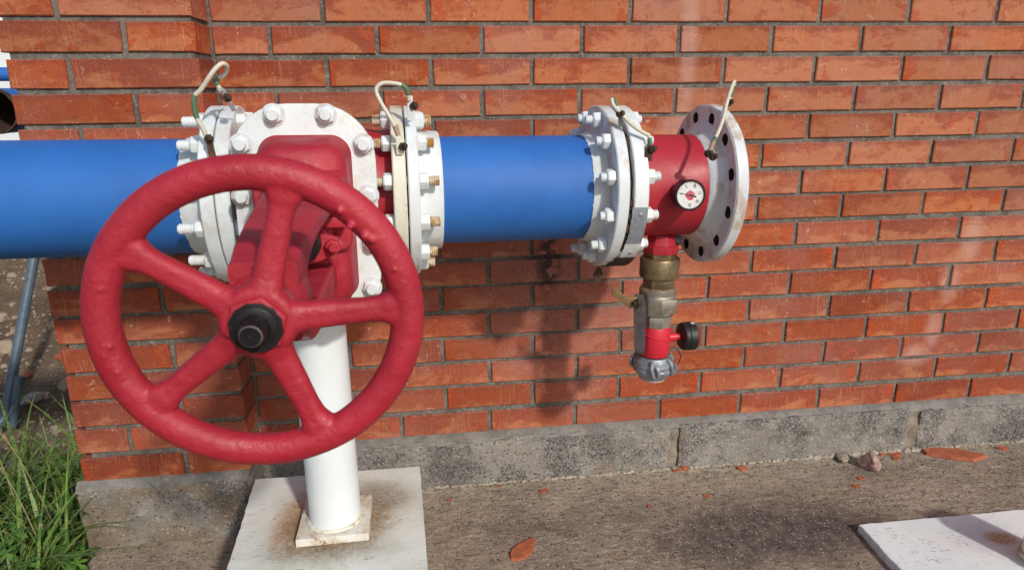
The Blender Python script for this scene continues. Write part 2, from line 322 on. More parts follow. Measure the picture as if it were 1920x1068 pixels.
# ------------------------------------------------------------------ mesh builder
class MB:
    def __init__(s): s.v = []; s.f = []
    def add(s, vs, fs):
        k = len(s.v); s.v += [tuple(map(float, p)) for p in vs]; s.f += [tuple(i + k for i in f) for f in fs]; return s
    def box(s, lo, hi, rot=None, at=None):
        x0, y0, z0 = lo; x1, y1, z1 = hi
        vs = [(x0, y0, z0), (x1, y0, z0), (x1, y1, z0), (x0, y1, z0), (x0, y0, z1), (x1, y0, z1), (x1, y1, z1), (x0, y1, z1)]
        if rot is not None: vs = [tuple(Vector(at) + rot @ (Vector(p) - Vector(at))) for p in vs]
        return s.add(vs, [(3, 2, 1, 0), (4, 5, 6, 7), (0, 1, 5, 4), (1, 2, 6, 5), (2, 3, 7, 6), (3, 0, 4, 7)])
    def lathe(s, prof, o=(0, 0, 0), ax=(1, 0, 0), n=48, caps=True, wob=0., u=None):
        """prof: list of (t along axis, radius)"""
        a = Vector(ax).normalized(); u = Vector(u).normalized() if u is not None else a.orthogonal().normalized(); w = a.cross(u); o = Vector(o)
        vs = []; fs = []
        for t_, r_ in prof:
            for i in range(n):
                q = 2 * pi * i / n; rr = r_ * (1 + wob * random.uniform(-1, 1))
                vs.append(o + a * t_ + (u * cos(q) + w * sin(q)) * rr)
        for j in range(len(prof) - 1):
            for i in range(n):
                i2 = (i + 1) % n
                fs.append((j * n + i, j * n + i2, (j + 1) * n + i2, (j + 1) * n + i))
        if caps:
            fs.append(tuple(range(n))[::-1]); fs.append(tuple((len(prof) - 1) * n + i for i in range(n)))
        return s.add(vs, fs)
    def tube(s, pts, r, n=10, taper=None):
        pts = [Vector(p) for p in pts]; vs = []; fs = []
        up = None
        for i, p in enumerate(pts):
            d = (pts[min(i + 1, len(pts) - 1)] - pts[max(i - 1, 0)]).normalized()
            if up is None: up = d.orthogonal().normalized()
            up = (up - d * up.dot(d)).normalized(); w = d.cross(up)
            rr = r if taper is None else r * taper[i]
            for k in range(n):
                q = 2 * pi * k / n; vs.append(p + (up * cos(q) + w * sin(q)) * rr)
        for j in range(len(pts) - 1):
            for k in range(n):
                k2 = (k + 1) % n; fs.append((j * n + k, j * n + k2, (j + 1) * n + k2, (j + 1) * n + k))
        fs.append(tuple(range(n))[::-1]); fs.append(tuple((len(pts) - 1) * n + k for k in range(n)))
        return s.add(vs, fs)
    def prism(s, outline, y0, y1):
        """outline in (x,z), extruded along y"""
        n = len(outline)
        vs = [(x, y0, z) for x, z in outline] + [(x, y1, z) for x, z in outline]
        fs = [tuple(range(n))[::-1], tuple(range(n, 2 * n))] + [(i, (i + 1) % n, n + (i + 1) % n, n + i) for i in range(n)]
        return s.add(vs, fs)

def smooth_pts(pts, n=8):
    """Catmull-Rom through points"""
    P = [Vector(p) for p in pts]; P = [P[0] * 2 - P[1]] + P + [P[-1] * 2 - P[-2]]; out = []
    for i in range(1, len(P) - 2):
        for k in range(n):
            u = k / n; a, b, c_, d = P[i - 1:i + 3]
            out.append(.5 * ((2 * b) + (c_ - a) * u + (2 * a - 5 * b + 4 * c_ - d) * u * u + (3 * b - a - 3 * c_ + d) * u ** 3))
    out.append(P[-2]); return out

def mesh_of(mb, name, mat, ang=35, bevel=0., seg=2, fixn=True):
    me = bpy.data.meshes.new(name); me.from_pydata(mb.v, [], mb.f); me.validate()
    if fixn or bevel:
        bm = bmesh.new(); bm.from_mesh(me)
        bmesh.ops.recalc_face_normals(bm, faces=bm.faces)
        if bevel:
            es = [e for e in bm.edges if len(e.link_faces) == 2 and e.calc_face_angle(0) > R(30)]
            bmesh.ops.bevel(bm, geom=es, offset=bevel, segments=seg, affect='EDGES', profile=.6, clamp_overlap=True)
        bm.to_mesh(me); bm.free()
    if mat: me.materials.append(mat)
    if ang:
        me.shade_smooth(); me.set_sharp_from_angle(angle=R(ang))
    return me
def link(name, me, parent=None):
    o = bpy.data.objects.new(name, me); col.objects.link(o)
    if parent: o.parent = parent
    return o
def obj(name, mb, mat, parent=None, **k): return link(name, mesh_of(mb, name, M[mat] if isinstance(mat, str) else mat, **k), parent)
def tag(o, label=None, cat=None, group=None, kind=None):
    if label: o['label'] = label
    if cat: o['category'] = cat
    if group: o['group'] = group
    if kind: o['kind'] = kind
    return o
def thing(name, label, cat, loc=(0, 0, 0), rot=None, group=None):
    o = bpy.data.objects.new(name, None); col.objects.link(o); o.location = loc; o.empty_display_size = .05
    if rot is not None: o.rotation_euler = rot
    return tag(o, label, cat, group)

# frame of the pipe line: x along the pipe, y away from camera, z up
A = Vector((0, -.3932, -.3697))
FX = Vector((1, .0577, -.0138)).normalized(); FY = Vector((0, 0, 1)).cross(FX).normalized(); FZ = FX.cross(FY)
FM = Matrix((FX, FY, FZ)).transposed()
class Asm:
    """a thing standing in the pipe-line frame; its parts are given in pipe-line coordinates"""
    def __init__(s, name, label, cat, base, group=None):
        s.base = Vector(base)
        s.root = thing(name, label, cat, A + FM @ s.base, FM.to_euler(), group)
    def part(s, name, mb, mat, parent=None, **k):
        mb.v = [tuple(Vector(p) - s.base) for p in mb.v]
        return obj(name, mb, mat, parent or s.root, **k)
    def inst(s, name, me, pos, mat3=None, parent=None):
        o = link(name, me, parent or s.root)
        o.matrix_local = Matrix.LocRotScale(Vector(pos) - (s.base if parent is None else Vector((0, 0, 0))), (mat3 or Matrix.Identity(3)).to_quaternion(), None)
        return o
def W3(p): return A + FM @ Vector(p)

# ------------------------------------------------------------------ ground
GZ = -1.305
def grid(name, x0, x1, y0, y1, nx, ny, zf, mat, kind='structure'):
    xs = np.linspace(x0, x1, nx); ys = np.linspace(y0, y1, ny)
    vs = [(x, y, zf(x, y)) for y in ys for x in xs]
    fs = [(j * nx + i, j * nx + i + 1, (j + 1) * nx + i + 1, (j + 1) * nx + i) for j in range(ny - 1) for i in range(nx - 1)]
    me = bpy.data.meshes.new(name); me.from_pydata(vs, [], fs); me.materials.append(M[mat]); me.shade_smooth()
    o = link(name, me); o['kind'] = kind; return o
from mathutils import noise as mn
def slabz(x, y):
    return slab0(x, y) - .075 * max(0., min(1., (-.66 - x) / .10))
def slab0(x, y):
    e = max(0., 1 - abs(y + .0) / .05)
    return GZ + .006 * mn.noise((x * 2.3, y * 2.3, 0)) + .0035 * mn.noise((x * 14, y * 14, 3)) + .0015 * mn.noise((x * 60, y * 60, 1)) + .012 * e * (.6 + .4 * mn.noise((x * 20, 0, 5)))
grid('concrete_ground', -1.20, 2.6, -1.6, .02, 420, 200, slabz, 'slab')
sm = MB().box((-1.2, -1.9, GZ - .25), (2.6, .3, GZ - .03)); o = obj('concrete_ground_base', sm, 'slab', ang=0); o['kind'] = 'structure'
grid('yard_ground', -60, 60, -60, -1.55, 60, 60, lambda x, y: GZ - .02 + .01 * mn.noise((x, y, 0)), 'dirt')
def dirtz(x, y):
    z = GZ - .10 + .05 * mn.noise((x * 1.6, y * 1.6, 2)) + .03 * mn.noise((x * 5, y * 5, 4)) + .015 * mn.noise((x * 14, y * 14, 6))
    if y > .9: z += min(.62, (y - .9) * .42)
    if .25 < y < .95: z -= .05 * sin((y - .25) / .7 * pi)
    return z
grid('rubble_bank', -7, -1.2, -1.56, 4.5, 260, 260, dirtz, 'dirt')
grid('far_ground', -60, 60, 4.4, 60, 20, 20, lambda x, y: GZ + .4, 'dirt')

# ------------------------------------------------------------------ brick wall
VP = .0763; DZ = [0, .0008, -.0011, -.0024, -.0008, -.0027, -.0028, .0010, -.0015, -.0030, .0008, -.0008, .0005, .0019, .0025, -.0020]
def rowz(r): return -r * VP + (DZ[r] if 0 <= r < 16 else 0)
BH, JT = .0643, .0119
def brick_mesh(L, H, D, seed, name='brick'):
    """brick with irregular front outline: front at y=0, centred in x, bottom at z=0"""
    r = random.Random(seed)
    nx, nz = max(3, int(L / .05)), 2
    ol = []
    for i in range(nx): ol.append((-L / 2 + L * i / nx, 0))
    for i in range(nz): ol.append((L / 2, H * i / nz))
    for i in range(nx): ol.append((L / 2 - L * i / nx, H))
    for i in range(nz): ol.append((-L / 2, H - H * i / nz))
    n = len(ol); vs = []; A_ = []; 
    for (x, z) in ol:
        j = r.uniform(-.0009, .0009); k = r.uniform(-.0007, .0007)
        if r.random() < .10: j += .0022 if x < 0 else -.0022
        A_.append((x + j, z + k))
    cx, cz = 0, H / 2
    def ins(p, d): return (p[0] - math.copysign(min(abs(p[0] - cx), d), p[0] - cx) * (1 if abs(abs(p[0]) - L / 2) < .004 else 0), p[1] - math.copysign(d, p[1] - cz) * (1 if abs(abs(p[1] - cz) - H / 2) < .003 else 0))
    f = [ins(p, .0016 + r.random() * .0012) for p in A_]
    vs += [(x, r.uniform(-.0004, .0004), z) for x, z in f]
    vs += [(x, .0022, z) for x, z in A_]
    vs += [(x, D, z) for x, z in A_]
    fs = [tuple(range(n))] + [(i, n + i, n + (i + 1) % n, (i + 1) % n) for i in range(n)] + [(n + i, 2 * n + i, 2 * n + (i + 1) % n, n + (i + 1) % n) for i in range(n)]
    m = MB().add(vs, fs)
    return mesh_of(m, name, M['brick'], ang=0)
STR = [brick_mesh(.2485, BH, .085, 100 + i) for i in range(9)]
HDR = [brick_mesh(.122, BH, .085, 200 + i) for i in range(5)]
def put_brick(me, x, y, z, parent, length=None, base=.2485, rz=0, flip=True):
    o = link('brick', me, parent)
    o.location = (x, y, z); s = 1 if length is None else length / base
    fl = -1 if False else 1
    o.rotation_euler = (random.uniform(-.008, .008), random.uniform(-.003, .003), rz + random.uniform(-.004, .004))
    o.scale = (s * random.uniform(.997, 1.003), 1, random.uniform(.985, 1.02)); return o

wall = thing('brick_wall', 'long red brick wall behind the blue pipe with grey recessed mortar', 'wall', (.4, 0, GZ))
def wv(p): return (p[0] - .4, p[1], p[2] - GZ)
HUH = {1: {-1: .001, 1: .002, 3: .002}, 6: {6: -.004, 8: -.005}, 8: {0: -.003, 6: -.004, 8: -.004}, 9: {-1: .004, 11: .004}, 10: {6: -.006, 8: -.006, 10: -.003}, 11: {-1: .003, 5: .002, 11: .004}, 12: {6: -.005}, 13: {-1: .004, 11: .007}, 14: {-2: .003, 4: -.004, 6: -.003}, 15: {9: .003, 11: .006}}
stuffw = MB()
def stuffbrick(x0, x1, z, y0=0., D=.08, axis='x'):
    b = .002
    if axis == 'x':
        vs = [(x0 + b, y0, z + b), (x1 - b, y0, z + b), (x1 - b, y0, z + BH - b), (x0 + b, y0, z + BH - b), (x0, y0 + b, z), (x1, y0 + b, z), (x1, y0 + b, z + BH), (x0, y0 + b, z + BH), (x0, y0 + D, z), (x1, y0 + D, z), (x1, y0 + D, z + BH), (x0, y0 + D, z + BH)]
    return vs, [(0, 1, 2, 3), (0, 4, 5, 1), (1, 5, 6, 2), (2, 6, 7, 3), (3, 7, 4, 0), (4, 8, 9, 5), (5, 9, 10, 6), (6, 10, 11, 7), (7, 11, 8, 4)]
XL = -.785
for r in range(-9, 16):
    z = rowz(r)
    us = [u for u in range(-8, 34) if (u - r) % 2 == 0]
    js = [(u * .13 + HUH.get(r, {}).get(u, random.uniform(-.0015, .0015))) for u in us]
    js = [j for j in js if j > XL + .06]
    edges = [XL - JT / 2 + .002] + js
    for a, b in zip(edges[:-1], edges[1:]):
        x0, x1 = a + JT / 2, b - JT / 2
        vis = r >= -1 and x0 < 1.72
        if vis:
            L = x1 - x0
            me, bs = (random.choice(STR), .2485) if L > .17 else (random.choice(HDR), .122)
            put_brick(me, *wv(((x0 + x1) / 2, random.uniform(-.0012, .0012), z)), wall, L, bs)
        elif x1 < 2.6:
            vs, fs = stuffbrick(x0, x1, z); stuffw.add([wv(p) for p in vs], fs)
tag(obj('brickwork', stuffw, 'brick', wall, ang=0), kind='stuff')
mo = MB().box(wv((XL - .012, .0065, -1.16)), wv((2.6, .40, .70)))
obj('mortar', mo, 'mortar', wall, ang=0)

# pilaster at the corner of the building
pil = thing('brick_pilaster', 'projecting brick pilaster at the wall corner behind the red handwheel', 'pilaster', (-1.0, -.12, GZ))
def pv(p): return (p[0] + 1.0, p[1] + .12, p[2] - GZ)
PX0, PX1, PY = -1.200, -.7895, -.12
stf = MB()
for r in range(-4, 16):
    z = rowz(r); off = -.0012 * max(0, r - 2)
    xl = PX0 + off + random.uniform(-.003, .003); xr = PX1 + random.uniform(-.001, .001)
    if r % 2: cut = xl + .262 + random.uniform(-.003, .003)
    else: cut = xl + .131 + random.uniform(-.003, .003)
    segs = [(xl, cut - JT / 2), (cut + JT / 2, xr)]
    for i, (x0, x1) in enumerate(segs):
        L = x1 - x0; me, bs = (random.choice(STR), .2485) if L > .17 else (random.choice(HDR), .122)
        if r >= -1:
            b = put_brick(me, *pv(((x0 + x1) / 2, PY, z)), pil, L, bs)
            b.rotation_euler = (0, random.uniform(-.003, .003), 0)
            b.scale[1] = 1.405 if i == 1 else 1.2
        else:
            vs, fs = stuffbrick(x0, x1, z, PY); stf.add([pv(p) for p in vs], fs)
    # side face bricks (return towards the left end of the building)
    yy = PY + (.255 if r % 2 == 0 else .125) + JT
    while yy < .9:
        y2 = yy + .25
        stf.box(pv((xl, yy, z)), pv((xl + .08, y2, z + BH))); yy = y2 + JT
tag(obj('brickwork', stf, 'brick', pil, ang=0), kind='stuff')
obj('mortar', MB().box(pv((PX0 + .012, PY + .0075, -1.152)), pv((PX1 - .006, .9, .38))), 'mortar', pil, ang=0)

# concrete plinth blocks under wall and pilaster
pln = thing('concrete_plinth', 'rough grey concrete plinth with black speckling along the foot of the brick wall', 'plinth', (.4, 0, GZ))
def rough_block(x0, x1, y0, y1, z0, z1, amp=.004, nx=60, nz=14, seed=0, top=True, side=None):
    """box whose front (y0) face is displaced by noise"""
    m = MB(); vs = []; fs = []
    for j in range(nz + 1):
        for i in range(nx + 1):
            x = x0 + (x1 - x0) * i / nx; z = z0 + (z1 - z0) * j / nz
            e = min(i, nx - i, nz - j) 
            d = amp * mn.noise((x * 18 + seed, z * 18, seed)) + amp * .6 * mn.noise((x * 55, z * 55, seed)) + (amp * 1.5 if e == 0 else 0)
            zz = z + (amp * .8 * mn.noise((x * 25, seed, 1)) if j == nz else 0)
            vs.append((x + (amp * .8 * mn.noise((seed, z * 30, 2)) if i in (0, nx) else 0), y0 + d, zz))
    for j in range(nz):
        for i in range(nx):
            a = j * (nx + 1) + i; fs.append((a, a + 1, a + nx + 2, a + nx + 1))
    k = len(vs)
    T = [vs[nz * (nx + 1) + i] for i in range(nx + 1)]
    for p in T: vs.append((p[0], y1, p[2]))
    for i in range(nx): fs.append((nz * (nx + 1) + i, nz * (nx + 1) + i + 1, k + i + 1, k + i))
    for idx in (0, nx):
        s0 = [j * (nx + 1) + idx for j in range(nz + 1)]; kk = len(vs)
        for a in s0: vs.append((vs[a][0], y1, vs[a][2]))
        for j in range(nz): fs.append((s0[j], s0[j + 1], kk + j + 1, kk + j))
    return m.add(vs, fs)
blocks = [(-.79, .418, .030), (.452, 1.215, .034), (1.262, 2.6, .026)]
for i, (x0, x1, pr) in enumerate(blocks):
    m = rough_block(x0, x1, -pr, .3, GZ - .1, -1.158, seed=i * 3 + 1, nx=int((x1 - x0) * 90))
    m.v = [wv(p) for p in m.v]; obj('concrete_block', m, 'concrete', pln, ang=50)
for x0, x1 in ((.412, .458), (1.208, 1.268)):
    m = rough_block(x0, x1, -.019, .2, GZ - .05, -1.162, amp=.010, nx=12, nz=18, seed=9 + x0)
    m.v = [wv(p) for p in m.v]; obj('joint_filling', m, 'filling', pln, ang=50)
# sloping smear of mortar between bricks and plinth
def ledge(x0, x1, yt, zt, yb, zb, seed):
    m = MB(); n = int((x1 - x0) * 110) + 2; vs = []; fs = []
    for k in range(5):
        f = k / 4
        for i in range(n):
            x = x0 + (x1 - x0) * i / (n - 1)
            y = yt + (yb - yt) * f ** .6 + .0025 * mn.noise((x * 25, f * 3, seed)) * (k > 0); z = zt + (zb - zt) * f + (.008 * mn.noise((x * 16, seed, 3)) + .006 * mn.noise((x * 55, seed, 3)) if k == 4 else .001 * mn.noise((x * 30, f, 2)))
            vs.append((x, y, z))
    for k in range(4):
        for i in range(n - 1): a = k * n + i; fs.append((a, a + 1, a + n + 1, a + n))
    return m.add(vs, fs)
m = ledge(-.79, 2.6, .004, rowz(15) + .001, -.030, -1.165, 1); m.v = [wv(p) for p in m.v]; obj('mortar_ledge', m, 'ledge', pln, ang=60)
pp = thing('pilaster_plinth', 'rough weathered concrete footing under the brick pilaster beside the grass', 'plinth', (-1.0, -.12, GZ))
m = rough_block(-1.236, -.80, PY - .022, .9, GZ - .2, -1.158, amp=.009, nx=44, nz=26, seed=21)
m.v = [pv(p) for p in m.v]; obj('concrete_block', m, 'concrete', pp, ang=50)
m = MB(); m.box((-.802, PY - .016, GZ - .12), (-.787, -.01, -1.160)); m.v = [pv(p) for p in m.v]; obj('footing_return', m, 'concrete', pp, ang=0, bevel=.003)
m = ledge(-1.232, -.795, PY + .003, rowz(15) + .001, PY - .020, -1.166, 7); m.v = [pv(p) for p in m.v]; obj('mortar_ledge', m, 'ledge', pp, ang=60)

# ------------------------------------------------------------------ support pads and posts
def slab_poly(c4, z0, z1, jag=.002, n=40):
    ol = []
    for (a, b) in zip(c4, c4[1:] + c4[:1]):
        for i in range(n): f = i / n; px_, py_ = a[0] + (b[0] - a[0]) * f, a[1] + (b[1] - a[1]) * f; ol.append((px_ + jag * .6 * mn.noise((px_ * 40, py_ * 40, 1)) + random.uniform(-jag, jag) * .22, py_ + jag * .6 * mn.noise((px_ * 40, py_ * 40, 7)) + random.uniform(-jag, jag) * .22))
    N = len(ol); cx = sum(p[0] for p in ol) / N; cy = sum(p[1] for p in ol) / N
    vs = [(x, y, z0) for x, y in ol] + [(x, y, z1 - .002) for x, y in ol] + [(x + (cx - x) * .006, y + (cy - y) * .006, z1) for x, y in ol]
    fs = [tuple(range(N))[::-1], tuple(range(2 * N, 3 * N))] + [(k * N + i, k * N + (i + 1) % N, (k + 1) * N + (i + 1) % N, (k + 1) * N + i) for k in (0, 1) for i in range(N)]
    return MB().add(vs, fs)
def shift(m, o): m.v = [(p[0] - o[0], p[1] - o[1], p[2] - o[2]) for p in m.v]; return m
PZ = -1.108
pad = thing('support_pad', 'white painted concrete pad with a dirt ring under the valve post', 'pad', (-.53, -.43, GZ))
m = slab_poly([(-.725, -.640), (-.317, -.640), (-.336, -.233), (-.750, -.236)], PZ - .022, PZ, .0028); obj('pad_top', shift(m, (-.53, -.43, GZ)), 'pad1', pad, ang=30)
m = slab_poly([(-.717, -.632), (-.327, -.632), (-.344, -.243), (-.741, -.246)], GZ - .03, PZ - .0225, .001); obj('pad_block', shift(m, (-.53, -.43, GZ)), 'concrete', pad, ang=30)
pad2 = thing('support_pad', 'white painted slab with black scratches and rust spot at lower right corner', 'pad', (1.1, -.6, GZ))
m = slab_poly([(.79, -.86), (1.44, -.86), (1.44, -.398), (.812, -.397)], GZ - .01, GZ + .022, .0038); obj('pad_top', shift(m, (1.1, -.6, GZ)), 'pad2', pad2, ang=30)

def post(root, o, x, y, z0, z1, r, pw, pd, rot, mat='postwhite'):
    pr = shift(MB().lathe([(z0 + .018, r), (z1, r)], (x, y, 0), (0, 0, 1), 64), o); obj('post_tube', pr, mat, root)
    q = [(-pw, -pd), (pw, -pd), (pw, pd), (-pw, pd)]
    q = [(x + a * cos(rot) - b * sin(rot), y + .0 + a * sin(rot) + b * cos(rot)) for a, b in q]
    bp = slab_poly(q, z0, z0 + .018, .0008, 8); obj('base_plate', shift(bp, o), 'baseplate', root, ang=30)
    wv_ = []; m = MB(); N = 90
    pts = [(x + (r + .003) * cos(2 * pi * i / N), y + (r + .003) * sin(2 * pi * i / N), z0 + .019) for i in range(N + 1)]
    m.tube(pts, .0045, 8, [1 + .35 * mn.noise((i * .9, 3, 0)) for i in range(N + 1)]); obj('weld_bead', shift(m, o), 'cream', root)
sp = thing('support_post', 'round white steel post standing under the gate valve', 'post', (-.522, -.452, PZ))
post(sp, (-.522, -.452, PZ), -.522, -.452, PZ + .001, -.50, .0565, .077, .075, R(1))
sp2 = thing('support_post', 'short white steel post cut off by the right edge of the picture', 'post', (1.166, -.606, GZ + .022))
post(sp2, (1.166, -.606, GZ + .022), 1.166, -.606, GZ + .0225, GZ + .150, .0565, .03, .03, 0)

# ------------------------------------------------------------------ bolts
def hexnut(r=.0165, h=.017, name='nut', bore=0):
    m = MB(); n = 6; pr = [(0, r * .97), (.0015, r), (h - .003, r), (h, r * .88)]
    m.lathe(pr, (0, 0, 0), (1, 0, 0), 6); return mesh_of(m, name, None, ang=25, bevel=.0012, seg=2)
def thread_mesh(r, L, name='stud', pitch=.0036, mat=None):
    pr = [(0, r * .8), (.0015, r * .93)]; t_ = .0015
    while t_ < L - .002: pr += [(t_ + pitch * .35, r), (t_ + pitch * .65, r), (t_ + pitch, r * .82)]; t_ += pitch
    pr += [(L, r * .8)]
    return mesh_of(MB().lathe(pr, (0, 0, 0), (1, 0, 0), 20), name, mat, ang=80)
NUTW = hexnut(); NUTW.materials.append(M['white'])
RX180 = Matrix.Rotation(pi, 3, 'Z')
def bolts(asm, xa, xb, left, right, la, ra, skip=(), both=True, mat='white', bc=.1475):
    """12 studs clamping two flanges between xa and xb; left/right thread projection"""
    meL = thread_mesh(.0098, la, 'thread_end', mat=M[left]); meR = thread_mesh(.0098, ra, 'thread_end', mat=M[right])
    shank = mesh_of(MB().lathe([(0, .0095), (xb - xa + .03, .0095)], (0, 0, 0), (1, 0, 0), 12), 'stud', M['whiterust'])
    for k in range(12):
        if k in skip: continue
        a = R(15 + 30 * k); y, z = -bc * sin(a), bc * cos(a)
        ra_ = random.uniform(0, pi / 3); jl, jr = random.uniform(-.004, .003), random.uniform(-.004, .003)
        st = asm.inst('stud', shank, (xa - .015, y, z))
        for nm, me, px, rm in (('nut', NUTW, xa - .0005, Matrix.Rotation(ra_, 3, 'X') @ RX180), ('nut', NUTW, xb + .0005, Matrix.Rotation(ra_ + .3, 3, 'X')),
                               ('thread_end', meL, xa - .015 + jl, RX180), ('thread_end', meR, xb + .015 + jr, Matrix.Identity(3))):
            c_ = link(nm, me, st); c_.matrix_local = Matrix.LocRotScale(Vector((px - (xa - .015), 0, 0)), rm.to_quaternion(), None)

def flange_prof(x0, x1, R_, b=.003, rin=None):
    return [(x0, R_ - b), (x0 + b, R_), (x1 - b, R_), (x1, R_ - b)]
RF = .1705

# ------------------------------------------------------------------ left blue pipe
lp = Asm('blue_pipe', 'long blue pipe entering from the left edge into the gate valve', 'pipe', (-1.4, 0, 0), 'blue pipes of the water line')
lp.part('pipe_tube', MB().lathe([(-2.6, .1095), (-.722, .1095)], n=128), 'blue')
lp.part('flange', MB().lathe(flange_prof(-.6865, -.6630, RF, .0022), n=128), 'white', ang=30)
def hub(a, b, ra, rb, jag_end=None):
    """cone from pipe to flange; ragged painted edge on pipe side"""
    m = MB(); n = 128; vs = []; fs = []
    for j, (x, r_) in enumerate(((a, .1103), (a, .1115 if True else ra), (a + (b - a) * .35, ra), (b, rb))):
        for i in range(n):
            q = 2 * pi * i / n; xx = x + (.0022 * mn.noise((cos(q) * 9, sin(q) * 9, a * 5)) + .0016 * mn.noise((cos(q) * 40, sin(q) * 40, 2)) if j < 2 else 0)
            vs.append((xx, r_ * cos(q), r_ * sin(q)))
    for j in range(3):
        for i in range(n): i2 = (i + 1) % n; fs.append((j * n + i, j * n + i2, (j + 1) * n + i2, (j + 1) * n + i))
    return m.add(vs, fs)
lp.part('flange_neck', hub(-.735, -.685, .117, .126), 'white', ang=50)

# ------------------------------------------------------------------ gate valve
SX, SZ = -.492, -.018          # stem axis
gv = Asm('gate_valve', 'white and red gate valve with the big red handwheel on a white post', 'valve', (SX, 0, -.2))
gv.part('flange', MB().lathe(flange_prof(-.6605, -.6350, RF, .0022), n=128), 'white', ang=30)
gv.part('flange', MB().lathe(flange_prof(-.3550, -.3305, RF, .0022), n=128), 'cream', ang=30)
# body: oval barrel between flanges, thick oval neck to the cover
m = MB(); vs = []; fs = []; prof = [(-.636, .125), (-.612, .122), (-.595, .124), (-.57, .130), (-.54, .137), (-.44, .137), (-.41, .130), (-.395, .124), (-.375, .122), (-.354, .125)]
m.lathe(prof, (0, 0, 0), (1, 0, 0), 96)
gv.part('body', m, 'redpipe', ang=60)
def rrect(cx, cz, hx, hz, r, n=10):
    out = []
    for (sx, sz, a0) in ((1, 1, 0), (-1, 1, 90), (-1, -1, 180), (1, -1, 270)):
        for i in range(n + 1):
            a = R(a0 + 90 * i / n); out.append((cx + sx * (hx - r) + r * cos(a), cz + sz * (hz - r) + r * sin(a)))
    return out
CX, CZ = -.500, -.020
gv.part('body_neck', MB().prism(rrect(CX, CZ, .088, .165, .07), -.172, -.03), 'redpipe', ang=40)
gv.part('body_flange', MB().prism(rrect(CX, CZ + .007, .116, .189, .095), -.192, -.168), 'white', bevel=.003)
gv.part('cover_flange', MB().prism(rrect(CX, CZ + .007, .1175, .191, .095), -.2165, -.1935), 'white', bevel=.0035)
HB = hexnut(.0162, .0085, 'cover_bolt'); HB.materials.append(M['white'])
Wsh = mesh_of(MB().lathe([(0, .0185), (.0015, .0185)], n=24), 'washer', M['whiterust'])
Sta = mesh_of(MB().lathe([(0, .0098), (.009, .0098), (.011, .0082)], n=20), 'stud_end', M['white'])
ry = Matrix.Rotation(-pi / 2, 3, 'Z')
for (bx, bz) in [(-.543, .160), (-.460, .160), (-.598, .113), (-.402, .111), (-.604, .028), (-.398, .025), (-.604, -.062), (-.398, -.060), (-.603, -.148), (-.401, -.140), (-.545, -.184), (-.458, -.184)]:
    b = gv.inst('cover_bolt', HB, (bx, -.218, bz), ry @ Matrix.Rotation(random.random(), 3, 'X'))
    s_ = link('stud_end', Sta, b); s_.location = (.0075, 0, 0)
    w_ = link('washer', Wsh, b); w_.location = (-.001, 0, 0)
# bonnet: rounded box that shrinks slightly towards the front
def loftbox(secs, n=10):
    m = MB(); rings = []
    for (y, cx, cz, hx, hz, r) in secs: rings.append([(x, y, z) for x, z in rrect(cx, cz, hx, hz, r, n)])
    N = len(rings[0]); vs = [p for rg in rings for p in rg]; fs = []
    for j in range(len(rings) - 1):
        for i in range(N): i2 = (i + 1) % N; fs.append((j * N + i, j * N + i2, (j + 1) * N + i2, (j + 1) * N + i))
    fs.append(tuple(range(N))); fs.append(tuple((len(rings) - 1) * N + i for i in range(N)))
    return m.add(vs, fs)
gv.part('bonnet', loftbox([(-.214, -.4985, -.016, .0775, .145, .034), (-.219, -.4985, -.016, .0745, .142, .034), (-.275, -.4985, -.016, .0715, .137, .035), (-.300, -.4985, -.016, .068, .131, .036), (-.312, -.4985, -.016, .058, .120, .036)]), 'red', ang=50)
gv.part('yoke_flange', loftbox([(-.305, -.496, .012, .073, .060, .02), (-.322, -.496, .012, .073, .060, .02), (-.326, -.496, .012, .070, .057, .02)]), 'red', ang=40)
gv.part('gland_lug', MB().box((-.470, -.376, SZ + .018), (-.428, -.330, SZ + .034)), 'red', bevel=.003)
gv.part('gland_housing', MB().lathe([(0, .042), (.045, .040), (.05, .034), (.072, .033)], (SX, -.30, SZ), (0, -1, 0), 40), 'red')
# gland follower: oval plate with two eye bolts
gl = [(SX + .058 * cos(a) * (abs(cos(a)) ** .2), SZ - .006 + .026 * sin(a) * (1 if abs(cos(a)) < .5 else .86)) for a in [2 * pi * i / 36 for i in range(36)]]
gv.part('gland_plate', MB().prism(gl, -.392, -.376), 'red', bevel=.002)
GN = hexnut(.0125, .011, 'gland_nut'); GN.materials.append(M['red'])
for sx in (-1, 1):
    g = gv.inst('gland_nut', GN, (SX + sx * .043, -.3925, SZ - .006), ry)
    e = link('bolt_end', mesh_of(MB().lathe([(-.1, .0065), (.018, .0065), (.02, .005)], n=16), 'bolt_end', M['red']), g)
gv.part('gland_sleeve', MB().lathe([(0, .027), (.024, .026), (.026, .022)], (SX, -.390, SZ), (0, -1, 0), 36), 'black')
SD = Vector((0.003, -1, .018)).normalized()
gv.part('stem', MB().lathe(sum([[(t_, .0140), (t_ + .0022, .0125)] for t_ in np.arange(.0, .40, .0044)], []), (SX, -.34, SZ), SD, 28), 'black', ang=80)
